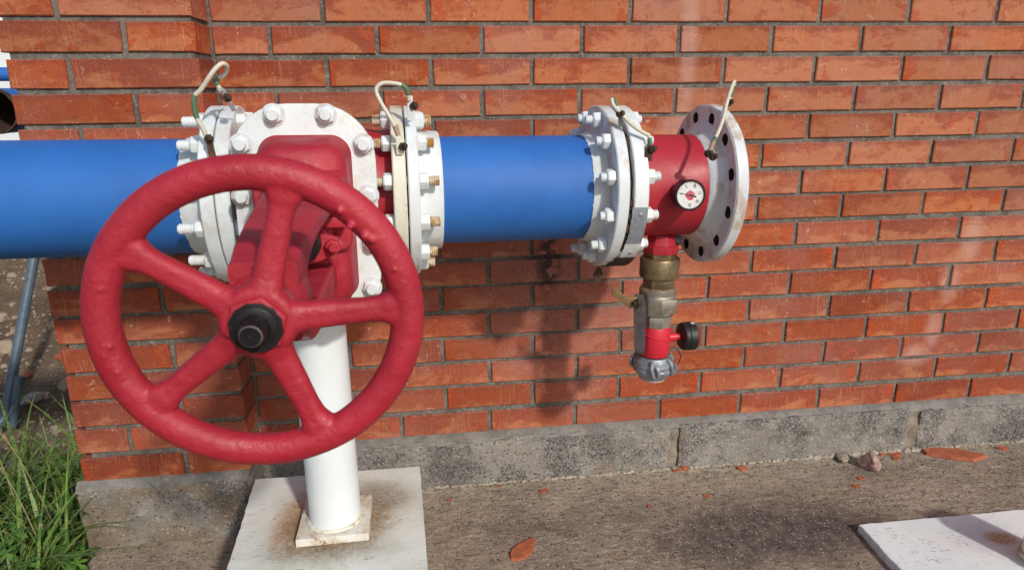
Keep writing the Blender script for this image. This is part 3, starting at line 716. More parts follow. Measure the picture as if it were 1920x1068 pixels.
# yoke: two arms (above and below the stem) springing from the flange and closing on the head
def arm(sgn, secs):
    """secs: (y, xc, halfwidth, z_inner, z_outer)"""
    m = MB(); rings = []
    for (y, xc, hw, zi, zo) in secs:
        cz = (zi + zo) / 2; hz = abs(zo - zi) / 2
        rings.append([(x, y, z) for x, z in rrect(xc, cz, hw, hz, min(hz * .6, .0065), 4)])
    N = len(rings[0]); vs = [p for rg in rings for p in rg]; fs = []
    for j in range(len(rings) - 1):
        for i in range(N): i2 = (i + 1) % N; fs.append((j * N + i, j * N + i2, (j + 1) * N + i2, (j + 1) * N + i))
    fs.append(tuple(range(N))); fs.append(tuple((len(rings) - 1) * N + i for i in range(N)))
    return m.add(vs, fs)
up = [(-.310, -.492, .066, .024, .082), (-.33, -.490, .062, .033, .072), (-.38, -.487, .055, .036, .066), (-.46, -.486, .048, .038, .063), (-.54, -.487, .043, .037, .060), (-.60, -.488, .040, .033, .057), (-.645, -.489, .037, .024, .052), (-.672, -.490, .035, .006, .050), (-.70, -.490, .034, -.008, .046), (-.735, -.490, .032, -.010, .034)]
lo = [(-.285, -.492, .040, -.075, -.118), (-.33, -.490, .036, -.068, -.112), (-.40, -.489, .034, -.063, -.106), (-.48, -.489, .033, -.061, -.101), (-.56, -.489, .033, -.058, -.096), (-.61, -.489, .033, -.052, -.088), (-.65, -.490, .034, -.042, -.078), (-.675, -.490, .034, -.022, -.066), (-.70, -.490, .034, -.004, -.056), (-.735, -.490, .032, -.002, -.044)]
for k, s_ in enumerate((up, lo)):
    den = []
    for a_, b_ in zip(s_[:-1], s_[1:]):
        for q_ in range(4): den.append(tuple(a_[i] + (b_[i] - a_[i]) * q_ / 4 for i in range(5)))
    den.append(s_[-1]); sm2 = []
    for i in range(len(den)):
        w_ = den[max(0, i - 2):i + 3]; sm2.append((den[i][0],) + tuple(sum(x[j] for x in w_) / len(w_) for j in range(1, 5)))
    gv.part('yoke_arm', arm(1, sm2), 'red', ang=38)
gv.part('yoke_head', MB().lathe([(0, .036), (.006, .040), (.058, .039), (.064, .034)], (SX + .001, -.674, SZ + .008), SD, 48), 'red', ang=50)

# handwheel: one cast piece, then hub nut and spindle end as parts
WC = Vector((-.489, -.775, -.008)); RC, RT = .1366, .0158
wn_ = Vector((-.0124, -.9998, -.0145)).normalized(); wu = Vector((1, 0, 0)); wu = (wu - wn_ * wu.dot(wn_)).normalized(); wv3 = wn_.cross(wu)
if wv3.z < 0: wv3 = -wv3
m = MB(); NN, KK = 120, 24; vs = []; fs = []
for i in range(NN):
    a = 2 * pi * i / NN; d = wu * cos(a) + wv3 * sin(a)
    for k in range(KK):
        q = 2 * pi * k / KK; vs.append(WC + d * (RC + RT * 1.03 * cos(q)) + wn_ * (RT * .93 * sin(q)))
for i in range(NN):
    for k in range(KK): fs.append((i * KK + k, i * KK + (k + 1) % KK, ((i + 1) % NN) * KK + (k + 1) % KK, ((i + 1) % NN) * KK + k))
m.add(vs, fs)
for ad in (74.7, 2.4, -68.6, -142.2, 146.6):
    a = R(ad); d = wu * cos(a) + wv3 * sin(a); s3 = wn_.cross(d).normalized(); rings = []
    for (rr, hw, ht, cn) in ((.012, .020, .017, .002), (.030, .0175, .0145, .002), (.042, .0150, .0115, .001), (.07, .0137, .0105, 0), (.098, .0125, .0100, 0), (.110, .0135, .0105, 0), (.118, .017, .012, 0), (.128, .021, .012, 0)):
        rings.append([WC + d * rr + s3 * hw * .93 * cos(q) * (1 + .12 * abs(sin(2 * q))) + wn_ * (ht * sin(q) * (1 + .12 * abs(sin(2 * q))) + cn) for q in [2 * pi * k / 20 for k in range(20)]])
    vs = [p for rg in rings for p in rg]; fs = []
    for j in range(len(rings) - 1):
        for k in range(20): fs.append((j * 20 + k, j * 20 + (k + 1) % 20, (j + 1) * 20 + (k + 1) % 20, (j + 1) * 20 + k))
    fs += [tuple(range(20)), tuple(7 * 20 + k for k in range(20))]
    m.add(vs, fs)
m.lathe([(-.020, .028), (-.016, .034), (.006, .0365), (.014, .034), (.017, .030)], WC, wn_, 48)
for (rr, ad, s_, hh) in ((.125, 45, .0045, .0150), (.128, 38, .0055, .0145), (.131, 35, .005, .0143), (.085, 74, .003, .0105), (.045, 76, .003, .012), (.07, 149, .003, .0105), (.085, 143, .0028, .0105), (.1345, 20, .003, .0155), (.14, 160, .003, .0145), (.133, 163, .0028, .0152), (.13, 52, .004, .0155), (.142, 102, .0035, .0135), (.128, 187, .0022, .0155), (.136, 190, .0022, .0155), (.132, 198, .002, .0155), (.145, 253, .002, .0128)):
    a = R(ad); c_ = WC + (wu * cos(a) + wv3 * sin(a)) * rr + wn_ * (hh - .0012); s_ *= .85
    m.lathe([(-s_, .0001), (-s_ * .7, s_ * .7), (0, s_), (s_ * .7, s_ * .7), (s_, .0001)], c_, wn_, 12)
wh = gv.part('handwheel', m, 'red', ang=180)
rm = wh.modifiers.new('cast', 'REMESH'); rm.mode = 'VOXEL'; rm.voxel_size = .0016; rm.use_smooth_shade = True
sm_ = wh.modifiers.new('soften', 'SMOOTH'); sm_.factor = .6; sm_.iterations = 6
tx = bpy.data.textures.new('cast_lumps', 'CLOUDS'); tx.noise_scale = .016; tx.noise_depth = 3
dp = wh.modifiers.new('lumps', 'DISPLACE'); dp.texture = tx; dp.strength = .0006; dp.mid_level = .5
hu = wu * cos(R(15)) + wv3 * sin(R(15))
m = MB(); m.lathe([(.008, .0292), (.0205, .0292), (.0232, .0265)], WC, wn_, 6, u=hu)
hn = gv.part('hub_nut', m, 'red', wh, bevel=.0012); hn.parent = wh
m = MB(); m.lathe([(.0215, .0246), (.0238, .0243), (.0243, .0220), (.0240, .0150)], WC - wv3 * .001, wn_, 12, u=hu); m.lathe([(.020, .0195), (.0262, .0193), (.0272, .0165)], WC, wn_, 40)
gv.part('black_washer', m, 'black', wh, ang=40)
m = MB(); m.lathe([(.0, .0140), (.030, .0135), (.0475, .0104), (.049, .0092)], WC, wn_, 40)
gv.part('spindle_end', m, 'steelcap', wh, ang=30)
gv.part('spindle_lit_rim', MB().lathe([(.0474, .01045), (.0489, .0094), (.0491, .0092), (.0485, .0090)], WC, wn_, 40, caps=False), 'lever', wh)  # lit edge of the spindle end, put in as a ring of paler steel
m = MB().lathe([(.0492, .0016), (.0496, .0015)], WC, wn_, 16); gv.part('centre_hole', m, 'rubber', wh)
bolts(gv, -.6865, -.6350, 'white', 'white', .028, .013)
bolts(gv, -.3550, -.3065, 'thread', 'thread', .015, .018)

# ------------------------------------------------------------------ middle blue spool
mp = Asm('blue_pipe', 'short blue pipe between the gate valve and the red end piece', 'pipe', (-.1, 0, 0), 'blue pipes of the water line')
mp.part('pipe_tube', MB().lathe([(-.272, .1095), (.050, .1095)], n=128), 'blue')
mp.part('flange', MB().lathe(flange_prof(-.3275, -.3065, RF, .0022), n=128), 'white', ang=30)
mp.part('flange_neck', MB().lathe([(-.308, .128), (-.290, .1215), (-.262, .1205), (-.2595, .1185), (-.2590, .1100)], n=128), 'white', ang=40)
mp.part('flange', MB().lathe(flange_prof(.0715, .0955, RF, .0022), n=128), 'whiterust', ang=30)
mp.part('flange_neck', hub(.041, .0725, .1155, .119), 'white', ang=50)
mp.part('gasket', MB().lathe([(-.3308, .135), (-.3272, .135)], n=64), 'darkrust')

# ------------------------------------------------------------------ red end piece with open flange
ep = Asm('red_pipe_end', 'short red pipe end with a white open bolt-hole flange on the right', 'pipe', (.24, 0, 0))
ep.part('pipe_tube', MB().lathe([(.130, .1095), (.296, .1095)], n=128), 'redpipe')
ep.part('flange', MB().lathe(flange_prof(.1045, .1345, RF, .0022), n=128), 'white', ang=30)
m = MB(); n = 96; vs = []; fs = []
for j, r_ in ((.0950, .158), (.1050, .158)):
    for i in range(n): q = 2 * pi * i / n; rr = r_ + .010 * mn.noise((cos(q) * 4, sin(q) * 4, 1)) + .004 * mn.noise((cos(q) * 14, sin(q) * 14, 3)); vs.append((j, rr * cos(q), rr * sin(q)))
for i in range(n): fs.append((i, (i + 1) % n, n + (i + 1) % n, n + i))
ep.part('gasket', m.add(vs, fs), 'darkrust')
bolts(ep, .0715, .1345, 'white', 'white', .014, .012)
# open end flange: hub, disc with 12 holes
fl = ep.part('end_flange', MB().lathe([(.3165, .09), (.3165, .1685), (.3195, .1725), (.3405, .1725), (.3435, .1695), (.3435, .09)], n=128), 'whiterust', ang=40)
cut = MB()
for k in range(12):
    a = R(15 + 30 * k); cut.lathe([(.30, .0128), (.36, .0128)], (0, -.1475 * sin(a), .1475 * cos(a)), (1, 0, 0), 24)
cut.v = [tuple(Vector(p) - ep.base) for p in cut.v]
co = obj('cutter', cut, 'darkrust', ep.root, ang=0)
bo = fl.modifiers.new('holes', 'BOOLEAN'); bo.object = co; bo.operation = 'DIFFERENCE'; bo.solver = 'EXACT'
bpy.context.view_layer.update()
dg = bpy.context.evaluated_depsgraph_get(); nm_ = bpy.data.meshes.new_from_object(fl.evaluated_get(dg))
fl.modifiers.clear(); fl.data = nm_; fl.data.shade_smooth(); fl.data.set_sharp_from_angle(angle=R(35)); bpy.data.objects.remove(co)
fl.data.materials.append(M['darkrust'])
for p in fl.data.polygons:
    c_ = Vector(p.center) + ep.base
    if .3168 < c_.x < .3432 and math.hypot(c_.y, c_.z) < .163: p.material_index = len(fl.data.materials) - 1
# blank plate bolted behind the open flange, rusty, seen through the bolt holes
ep.part('rusty_backing_disc', MB().lathe([(.3440, .1590), (.3480, .1590)], n=96), 'rustbrown')
m = MB().lathe([(.2890, .1098), (.2900, .1118), (.2960, .1150), (.3040, .1225), (.3110, .131), (.3168, .1375)], n=128, caps=False); ep.part('flange_neck', m, 'whiterust', ang=60)
# curved strip over the flange joint
def arcstrip(x0, x1, r0, r1, a0, a1, n=30, rag=0):
    """angle measured from straight up, towards the camera"""
    m = MB(); vs = []; fs = []
    for i in range(n + 1):
        a = R(a0 + (a1 - a0) * i / n)
        ra_ = rag * mn.noise((i * .35, x0 * 50, 2))
        for (x, r_) in ((x0 + ra_, r0), (x1, r0), (x1, r1), (x0 + ra_, r1)): vs.append((x, -r_ * sin(a), r_ * cos(a)))
    for i in range(n):
        for k in range(4): fs.append((i * 4 + k, i * 4 + (k + 1) % 4, (i + 1) * 4 + (k + 1) % 4, (i + 1) * 4 + k))
    fs += [(0, 1, 2, 3), (n * 4, n * 4 + 1, n * 4 + 2, n * 4 + 3)]
    return m.add(vs, fs)
bd = ep.part('sheet_band', arcstrip(.1015, .1335, .1708, .1722, 96, 124, 20, .002), 'galv', ang=30)
ep.part('sheet_band', arcstrip(.1005, .1345, .1706, .1718, 124.3, 140, 14, .002), 'white', ang=30)
bd2 = ep.part('rusty_band', arcstrip(.092, .1345, .1712, .1730, 140.3, 176, 24, .010), 'darkrust', ang=30)
for a_ in (101, 134):
    a = R(a_); m = MB().lathe([(0, .0038), (.0016, .0036), (.0024, .0018)], (.119, -.172 * sin(a), .172 * cos(a)), (0, -sin(a), cos(a)), 14); ep.part('rivet', m, 'galv')
for i in range(9):
    a0 = 92 + i * 8.5; m = arcstrip(.0955 + random.uniform(-.001, .001), .1040, .158, .1695 + random.uniform(-.003, .001), a0, a0 + random.uniform(3, 7), 6, .003); ep.part('gasket_flake', m, random.choice(['darkrust', 'cream', 'rustbrown']), ang=0)
lf = MB(); ol = [(0, 0), (.008, -.006), (.012, -.018), (.008, -.030), (.000, -.042), (-.008, -.030), (-.010, -.018), (-.004, -.006)]
lf.add([(x + .082, -.030, z - .170) for x, z in ol] + [(x + .082, -.027, z - .170) for x, z in ol], [tuple(range(8))[::-1], tuple(range(8, 16))] + [(i, (i + 1) % 8, 8 + (i + 1) % 8, 8 + i) for i in range(8)])
ep.part('rust_scale', lf, 'darkrust', ang=0)
# plug behind the drain branch
ep.part('side_plug', MB().lathe([(0, .017), (.028, .017)], (.262, .02, -.126), (1, .25, -.1), 6), 'galv', bevel=.001)
m = MB().lathe([(.349, .010), (.362, .010)], (0, .065, -.132), (1, 0, 0), 6); ep.part('small_nut', m, 'cream')
# drain branch boss
DX = .237
ep.part('branch_boss', MB().lathe([(-.108, .030), (-.122, .033), (-.131, .036), (-.1312, .042), (-.150, .042)], (DX, 0, 0), (0, 0, 1), 8), 'redpipe', bevel=.0012)

# ------------------------------------------------------------------ pressure gauge on the red pipe
ga = Asm('pressure_gauge', 'round white-faced pressure gauge with black case on the red pipe', 'gauge', (.232, -.10, 0))
GC = Vector((.232, 0, -.001)); gd = Vector((-.10, -1, .03)).normalized()
g0 = GC + Vector((0, -.104, 0))
ga.part('gauge_case', MB().lathe([(.0, .008), (.014, .010), (.016, .026), (.018, .0292), (.042, .0298), (.0445, .0310), (.0500, .0312), (.0512, .0300), (.0512, .0272), (.0488, .0266)], g0, gd, 64, caps=True), 'glass_rim', ang=40)
dial = ga.part('dial', MB().lathe([(.0490, .0266), (.0494, .0266)], g0, gd, 64), 'dial')
ga_u = Vector((1, 0, 0)); ga_u = (ga_u - gd * ga_u.dot(gd)).normalized(); ga_v = (-gd).cross(ga_u)
if ga_v.z < 0: ga_v = -ga_v
def gp(r, deg, h=.0498): return g0 + gd * h + (ga_u * cos(R(deg)) + ga_v * sin(R(deg))) * r
tk = MB()
for i in range(51):
    dg_ = 170 - i * 5.2; L = .0035 if i % 10 == 0 else (.0022 if i % 5 == 0 else .0013); w_ = .00035 if i % 10 == 0 else .00018
    a, b = gp(.0248, dg_), gp(.0248 - L, dg_); s3 = (b - a).normalized().cross(gd) * w_
    tk.add([a + s3, a - s3, b - s3, b + s3], [(0, 1, 2, 3)])
ga.part('tick_marks', tk, 'ink', dial, ang=0, fixn=False)
def flat_text(asm, s, size, centre, ux, uy, mat, name='numeral', parent=None):
    cu = bpy.data.curves.new(name, 'FONT'); cu.body = s; cu.size = size; cu.align_x = 'CENTER'; cu.align_y = 'CENTER'; cu.extrude = .00005
    tmp = bpy.data.objects.new('tmp', cu); col.objects.link(tmp); bpy.context.view_layer.update()
    me = bpy.data.meshes.new_from_object(tmp.evaluated_get(bpy.context.evaluated_depsgraph_get())); bpy.data.objects.remove(tmp)
    me.materials.clear(); me.materials.append(M[mat]); c_ = centre - asm.base
    w3 = ux.cross(uy)
    for v in me.vertices: p = v.co.copy(); v.co = c_ + ux * p.x + uy * p.y + w3 * p.z
    return link(name, me, parent or asm.root)
for s_, dg_ in (('0', 170), ('5', 118), ('10', 66), ('15', 14), ('20', -38), ('25', -90)):
    c_ = gp(.0185, dg_, .0499); rad = (gp(1, dg_) - gp(0, dg_)).normalized(); tan = (-gd).cross(rad) * -1
    flat_text(ga, s_, .0074, c_, -tan if (-tan).cross(rad).dot(gd) > 0 else tan, rad, 'ink', parent=dial)
tri = MB(); tri.add([gp(.0105, a, .0497) for a in (95, 20, -60, -100, -165, 160)], [(0, 1, 2, 3, 4, 5)]); ga.part('red_emblem', tri, 'redink', dial, ang=0, fixn=False)
nd = MB(); a, b = gp(.0205, 168, .0505), gp(.0125, -14, .0505); s3 = (b - a).normalized().cross(gd)
nd.add([a - s3 * .0002, a + s3 * .0002, gp(0, 0, .0505) + s3 * .0009, b + s3 * .0016, b - s3 * .0016, gp(0, 0, .0505) - s3 * .0009], [(0, 1, 2, 3, 4, 5)]); ga.part('needle', nd, 'ink', dial, ang=0, fixn=False)
ga.part('needle_hub', MB().lathe([(.0496, .0021), (.0515, .0019)], g0, gd, 20), 'ink', dial)
pf = MB(); c0, cu_, cv_ = gp(.0225, 68, .0510), .0014, .0042
pf.add([c0 + ga_u * -cu_ + ga_v * -.002, c0 + ga_u * cu_ + ga_v * -.002, c0 + ga_u * .0022 + ga_v * .0045, c0 + ga_u * -.0005 + ga_v * .0035], [(0, 1, 2, 3)]); ga.part('red_paint_drip', pf, 'redink', dial, ang=0, fixn=False)

# ------------------------------------------------------------------ drain valve hanging under the red pipe
dv = Asm('drain_valve', 'brass and nickel ball valve hanging below the red pipe with grey cap', 'valve', (DX, 0, -.15))
zc = (0, 0, 1); O = (DX, 0, 0)
dv.part('hex_nipple', MB().lathe([(-.162, .0375), (-.1502, .0375)], O, zc, 6), 'brass', bevel=.001)
dv.part('union_collar', MB().lathe([(-.208, .0425), (-.205, .0445), (-.166, .0445), (-.163, .043), (-.161, .038)], O, zc, 56), 'brass', ang=30)
dv.part('union_tail', MB().lathe([(-.231, .0375), (-.209, .0375)], O, zc, 8), 'brass', bevel=.001)
vb = dv.part('valve_body', MB().lathe([(-.297, .036), (-.2935, .0395), (-.290, .041), (-.262, .0418), (-.252, .0425), (-.247, .041), (-.2465, .0425), (-.236, .0425), (-.2315, .038)], O, zc, 56), 'nickel', ang=30)
dv.part('hex_end', MB().lathe([(-.324, .0365), (-.298, .0365)], O, zc, 8), 'nickel', bevel=.001)
dv.part('end_ring', MB().lathe([(-.2375, .0405), (-.2305, .0405)], O, zc, 8), 'goldsteel', bevel=.001)
dv.part('raised_panel', MB().box((DX - .006, -.0425, -.286), (DX + .030, -.036, -.254)), 'nickel', vb, bevel=.0015)
dv.part('stem_boss', MB().lathe([(.034, .015), (.046, .014), (.048, .009), (.060, .009)], (DX, 0, -.266), (-1, 0, 0), 28), 'nickel', vb)
dv.part('handle_nut', MB().lathe([(.050, .0115), (.060, .0115), (.061, .007), (.068, .007)], (DX, -.026, -.262), (-1, 0, 0), 6), 'darkrust', bevel=.001)
# lever: flat bar turned down, and the short bent tab up to the left
LV = MB(); xk = DX - .0515
secs = [((-.012), -.243, .010), (-.014, -.262, .014), (-.014, -.285, .0135), (-.014, -.330, .0135), (-.014, -.372, .0130), (-.012, -.388, .009)]
vs = []; fs = []
for i, (yc, z_, hw) in enumerate(secs):
    xo = xk + .010 * (i / 5) ** 1.3
    wx, wy = .74 * hw, .67 * hw; nx_, ny_ = .67 * .0012, -.74 * .0012
    vs += [(xo - wx + nx_, yc - .004 + wy + ny_, z_), (xo + wx + nx_, yc - .004 - wy + ny_, z_), (xo + wx - nx_, yc - .004 - wy - ny_, z_), (xo - wx - nx_, yc - .004 + wy - ny_, z_)]
for i in range(5):
    for k in range(4): fs.append((i * 4 + k, i * 4 + (k + 1) % 4, (i + 1) * 4 + (k + 1) % 4, (i + 1) * 4 + k))
fs += [(0, 1, 2, 3), (20, 21, 22, 23)]
dv.part('lever', LV.add(vs, fs), 'lever', bevel=.0006, ang=30)
tb = MB(); pts = [(xk - .002, -.012, -.262), (xk - .018, -.014, -.263), (xk - .024, -.014, -.262), (xk - .042, -.006, -.249), (xk - .060, .002, -.234)]
vs = []; fs = []
for i, p in enumerate(pts):
    h = .0125 if i < 3 else .0105
    for (dy, dz) in ((-.0012, -h), (.0012, -h), (.0012, h), (-.0012, h)): vs.append((p[0], p[1] + dy, p[2] + dz))
for i in range(4):
    for k in range(4): fs.append((i * 4 + k, i * 4 + (k + 1) % 4, (i + 1) * 4 + (k + 1) % 4, (i + 1) * 4 + k))
fs += [(0, 1, 2, 3), (16, 17, 18, 19)]
dv.part('lever_tab', tb.add(vs, fs), 'goldsteel', bevel=.0005, ang=30)
dv.part('red_sleeve', MB().lathe([(-.397, .0335), (-.395, .0345), (-.327, .0350), (-.3245, .0335)], O, zc, 56), 'redcap', ang=40)
wr = [(DX + .0358 * cos(q), .0358 * sin(q), -.352 - .010 * cos(q)) for q in [2 * pi * i / 48 for i in range(49)]]
dv.part('wire_loop', MB().tube(wr, .0012, 8), 'redcap')
dv.part('side_nozzle', MB().lathe([(.02, .0105), (.052, .0100), (.0535, .0075), (.066, .0075)], (DX, 0, -.358), (1, 0, 0), 28), 'redcap')
cap = dv.part('coupling_head', MB().lathe([(-.400, .036), (-.408, .041), (-.412, .046), (-.420, .0475), (-.422, .0455), (-.427, .0455), (-.430, .0475), (-.436, .0465), (-.446, .036), (-.452, .033), (-.455, .033)], O, zc, 64), 'alu', ang=25)
for k in range(5):
    a = R(-118 + k * 62); c_, s_ = cos(a), sin(a)
    pts = [(DX + r_ * c_ + dx * -s_, r_ * s_ + dx * c_, z_) for (r_, dx, z_) in ((.040, 0, -.403), (.046, .001, -.407), (.0500, .001, -.415), (.0510, .003, -.424), (.0500, .006, -.434), (.045, .008, -.440))]
    dv.part('claw', MB().tube(smooth_pts(pts, 4), .0048, 10), 'alu', cap)
    pts = [(DX + r_ * c_ + dx * -s_, r_ * s_ + dx * c_, z_) for (r_, dx, z_) in ((.0485, .012, -.412), (.0505, .016, -.418), (.0500, .018, -.426), (.046, .018, -.436))]
    dv.part('claw', MB().tube(smooth_pts(pts, 4), .0042, 10), 'alu', cap)
dv.part('seal_ring', MB().lathe([(-.460, .026), (-.4585, .030), (-.4545, .031)], O, zc, 48), 'sleeve', cap)
dv.part('drain_stub', MB().lathe([(-.466, .009), (-.459, .010)], O, zc, 16), 'darkrust', cap)
dv.part('safety_chain', MB().tube(smooth_pts([(DX + .040, -.012, -.376), (DX + .052, -.014, -.384), (DX + .061, -.014, -.400), (DX + .060, -.012, -.418), (DX + .053, -.01, -.432)], 6), .0012, 8), 'rubber')
kg = Asm('pressure_gauge', 'black disc gauge seen edge-on at the side of the drain valve', 'gauge', (DX + .066, 0, -.36))
kg.part('gauge_case', MB().lathe([(.062, .012), (.0655, .030), (.068, .0325), (.076, .0338), (.0775, .0325), (.079, .0338), (.094, .0340), (.0965, .0325), (.098, .0290)], (DX, 0, -.358), (1, 0, 0), 56), 'rubber', ang=25)
kg.part('sticker', MB().box((DX + .085, -.010, -.3248), (DX + .093, -.001, -.3236)), 'white', ang=0)

# ------------------------------------------------------------------ bonding jumpers on the flanges
def jumper(label, pts, rad, tabs, lug, green=None, tan=None, endgreen=None):
    b = pts[0]; a_ = Asm('bonding_cable', label, 'cable', b, 'short earthing cables looped over the flange joints')
    sp_ = smooth_pts(pts, 7)
    a_.part('tube', MB().tube(sp_, rad, 14), 'sleeve', ang=60)
    if green is not None: i, j = green; a_.part('green_tape', MB().tube(sp_[i:j], rad * 1.16, 14), 'greensleeve', ang=60)
    if endgreen is not None: i, j = endgreen; a_.part('green_tape', MB().tube(sp_[i:j], rad * 1.12, 14), 'greensleeve', ang=60)
    if tan is not None: i, j = tan; a_.part('tan_sleeve', MB().tube(sp_[i:j], rad * 1.28, 14), 'tansleeve', ang=60)
    for (p0, p1, w_, mt) in tabs:
        p0, p1 = Vector(p0), Vector(p1); d = (p1 - p0).normalized(); s_ = d.cross(Vector((0, 1, 0))).normalized() * w_; t2 = Vector((0, .0012, 0))
        m = MB(); m.add([p0 - s_ - t2, p0 + s_ - t2, p1 + s_ * 1.2 - t2, p1 - s_ * 1.2 - t2, p0 - s_ + t2, p0 + s_ + t2, p1 + s_ * 1.2 + t2, p1 - s_ * 1.2 + t2], [(0, 1, 2, 3), (7, 6, 5, 4), (0, 4, 5, 1), (1, 5, 6, 2), (2, 6, 7, 3), (3, 7, 4, 0)])
        a_.part('tab', m, mt, bevel=.0008)
    for p in lug:
        p = Vector(p); dd = Vector((.6, -1, .3)).normalized()
        a_.part('lug_bolt', MB().lathe([(-.006, .0055), (-.002, .0078), (.002, .0080), (.0025, .0055), (.009, .005), (.0095, .003)], p, dd, 7), 'darkrust', ang=30)
    return a_
Y1 = -.155
jumper('cream looped cable over the left flange joint, tallest loop with green tape',
       [(-.664, Y1, .120), (-.668, Y1 - .004, .137), (-.6745, Y1 - .006, .153), (-.677, Y1 - .006, .172), (-.674, Y1 - .006, .189), (-.663, Y1 - .008, .199), (-.649, Y1 - .012, .216), (-.636, Y1 - .012, .232), (-.625, Y1 - .006, .241), (-.6205, Y1 + .006, .2365), (-.627, Y1 + .018, .225), (-.638, Y1 + .022, .219), (-.645, Y1 + .02, .214), (-.638, Y1 + .010, .204), (-.634, Y1 + .004, .196)],
       .0039, [((-.632, Y1, .202), (-.625, Y1 + .05, .163), .0035, 'white'), ((-.662, Y1 - .003, .126), (-.655, Y1 - .010, .082), .005, 'rustbrown')], [(-.660, Y1 - .006, .119), (-.626, Y1 + .006, .186)], green=(78, 92), tan=None, endgreen=(14, 30))
jumper('cream looped cable over the right-hand flange joint of the gate valve',
       [(-.341, -.150, .121), (-.347, -.148, .138), (-.357, -.146, .157), (-.370, -.143, .180), (-.3765, -.140, .200), (-.366, -.138, .211), (-.346, -.136, .2115), (-.328, -.134, .207), (-.321, -.132, .197), (-.319, -.130, .182)],
       .0037, [((-.317, -.128, .190), (-.318, -.120, .146), .0045, 'white'), ((-.341, -.155, .118), (-.340, -.152, .088), .005, 'cream')], [(-.334, -.158, .102), (-.311, -.126, .172)], green=(47, 60), tan=(0, 8))
jumper('cream cable sagging over the joint between blue pipe and red pipe end',
       [(.082, -.128, .150), (.078, -.122, .168), (.0735, -.118, .181), (.067, -.120, .183), (.070, -.126, .171), (.084, -.132, .156), (.107, -.138, .134), (.129, -.142, .1205), (.137, -.144, .116), (.1385, -.146, .100), (.139, -.148, .088)],
       .0037, [((.083, -.127, .162), (.089, -.118, .132), .005, 'galv'), ((.139, -.149, .100), (.133, -.152, .070), .007, 'darkrust')], [(.081, -.130, .157), (.141, -.154, .092)], green=(58, 66), endgreen=(8, 20))
jumper('stiff cream cable hanging from the top of the open end flange, rusty clip loose',
       [(.250, -.175, .088), (.259, -.168, .103), (.276, -.155, .127), (.291, -.14, .151), (.303, -.125, .178), (.316, -.112, .202), (.329, -.098, .218), (.3335, -.09, .212), (.330, -.09, .195), (.325, -.09, .180)],
       .0037, [((.327, -.088, .184), (.316, -.085, .148), .005, 'galv')], [(.326, -.090, .178), (.246, -.178, .084), (.255, -.180, .078)], green=(8, 11), tan=(0, 9), endgreen=(50, 60))

# ------------------------------------------------------------------ brick shards, stone on the slab
def shard(x, y, sx, sy, h, rot, label, seed, n=7, name='brick_shard', mat='shard', cat='brick shard', pts=None):
    r = random.Random(seed); ol = []
    if pts: n = len(pts)
    for i in range(n):
        a = 2 * pi * i / n; k = r.uniform(.62, 1.22)
        ol.append((sx * cos(a) * k * (1 if a < pi else .85), sy * sin(a) * k))
    if pts: ol = [(a * sx, b * sy) for a, b in pts]
    z = slabz(x, y); vs = [(p[0], p[1], 0) for p in ol] + [(p[0] * .93, p[1] * .93, h * r.uniform(.7, 1.1)) for p in ol]
    m = MB().add(vs, [tuple(range(n))[::-1], tuple(range(n, 2 * n))] + [(i, (i + 1) % n, n + (i + 1) % n, n + i) for i in range(n)])
    o = obj(name, m, mat, ang=0); o.location = (x, y, z + .001); o.rotation_euler = (r.uniform(-.05, .05), r.uniform(-.05, .05), rot)
    tag(o, label, cat, 'orange brick shards on the slab' if name == 'brick_shard' else None); return o
shard(-.082, -.352, .046, .030, .006, .45, 'largest leaf-shaped orange brick shard at the bottom centre of the slab', 1, 13, pts=[(-1, -.45), (-.85, .1), (-.5, .55), (.1, .85), (.75, .8), (1.15, .95), (1.0, .3), (.6, -.35), (.3, -.7), (-.2, -.95), (-.7, -.9)])
shard(.015, -.095, .016, .010, .004, .2, 'orange chip midway between the white pad and the drain valve shadow', 2)
shard(.444, -.048, .020, .010, .004, 0, 'flat orange chip touching its twin near the plinth joint, left one', 3)
shard(.468, -.040, .020, .012, .007, -.3, 'raised orange chip of the touching pair near the plinth joint, right one', 4)
shard(.649, -.060, .017, .010, .007, -.2, 'single orange chip standing alone right of the touching pair', 5)
shard(.480, -.185, .012, .008, .004, .3, 'small orange chip out on the slab below the lone chip', 6)
shard(.975, -.165, .017, .012, .004, -.7, 'upper of two orange chips in front of the pink stone', 7)
shard(.935, -.200, .015, .010, .004, -.2, 'lower of two orange chips in front of the pink stone', 8)
shard(1.165, -.052, .026, .014, .007, .1, 'orange chip of the cluster left of the big flat fragment, nearest to it', 9)
shard(1.125, -.044, .016, .008, .004, .5, 'orange chip in the middle of the cluster by the wall foot', 10)
shard(1.155, -.075, .016, .009, .006, .2, 'lowest orange chip of the cluster by the wall foot', 11)
shard(1.085, -.040, .007, .006, .004, .2, 'leftmost tiny orange crumb of the cluster by the wall foot', 12)
shard(1.345, -.085, .092, .038, .013, -.22, 'big flat terracotta fragment lying right of the pink stone', 13, 8, pts=[(-1, .55), (-.95, -.1), (-.2, -.75), (.45, -1.1), (1.05, -.3), (.7, .2), (.2, .75), (-.5, .85)])
shard(1.53, -.075, .022, .012, .006, -.1, 'orange chip right of the big flat fragment', 14)
shard(-.262, -.095, .009, .007, .003, .4, 'tiny orange crumb close to the white pad', 15, 7)
shard(-.105, -.045, .011, .006, .003, .2, 'tiny orange crumb against the plinth left of the middle', 16, 7)
shard(.30, -.215, .008, .006, .003, .2, 'tiny red crumb in the dark patch of the slab', 17, 7)
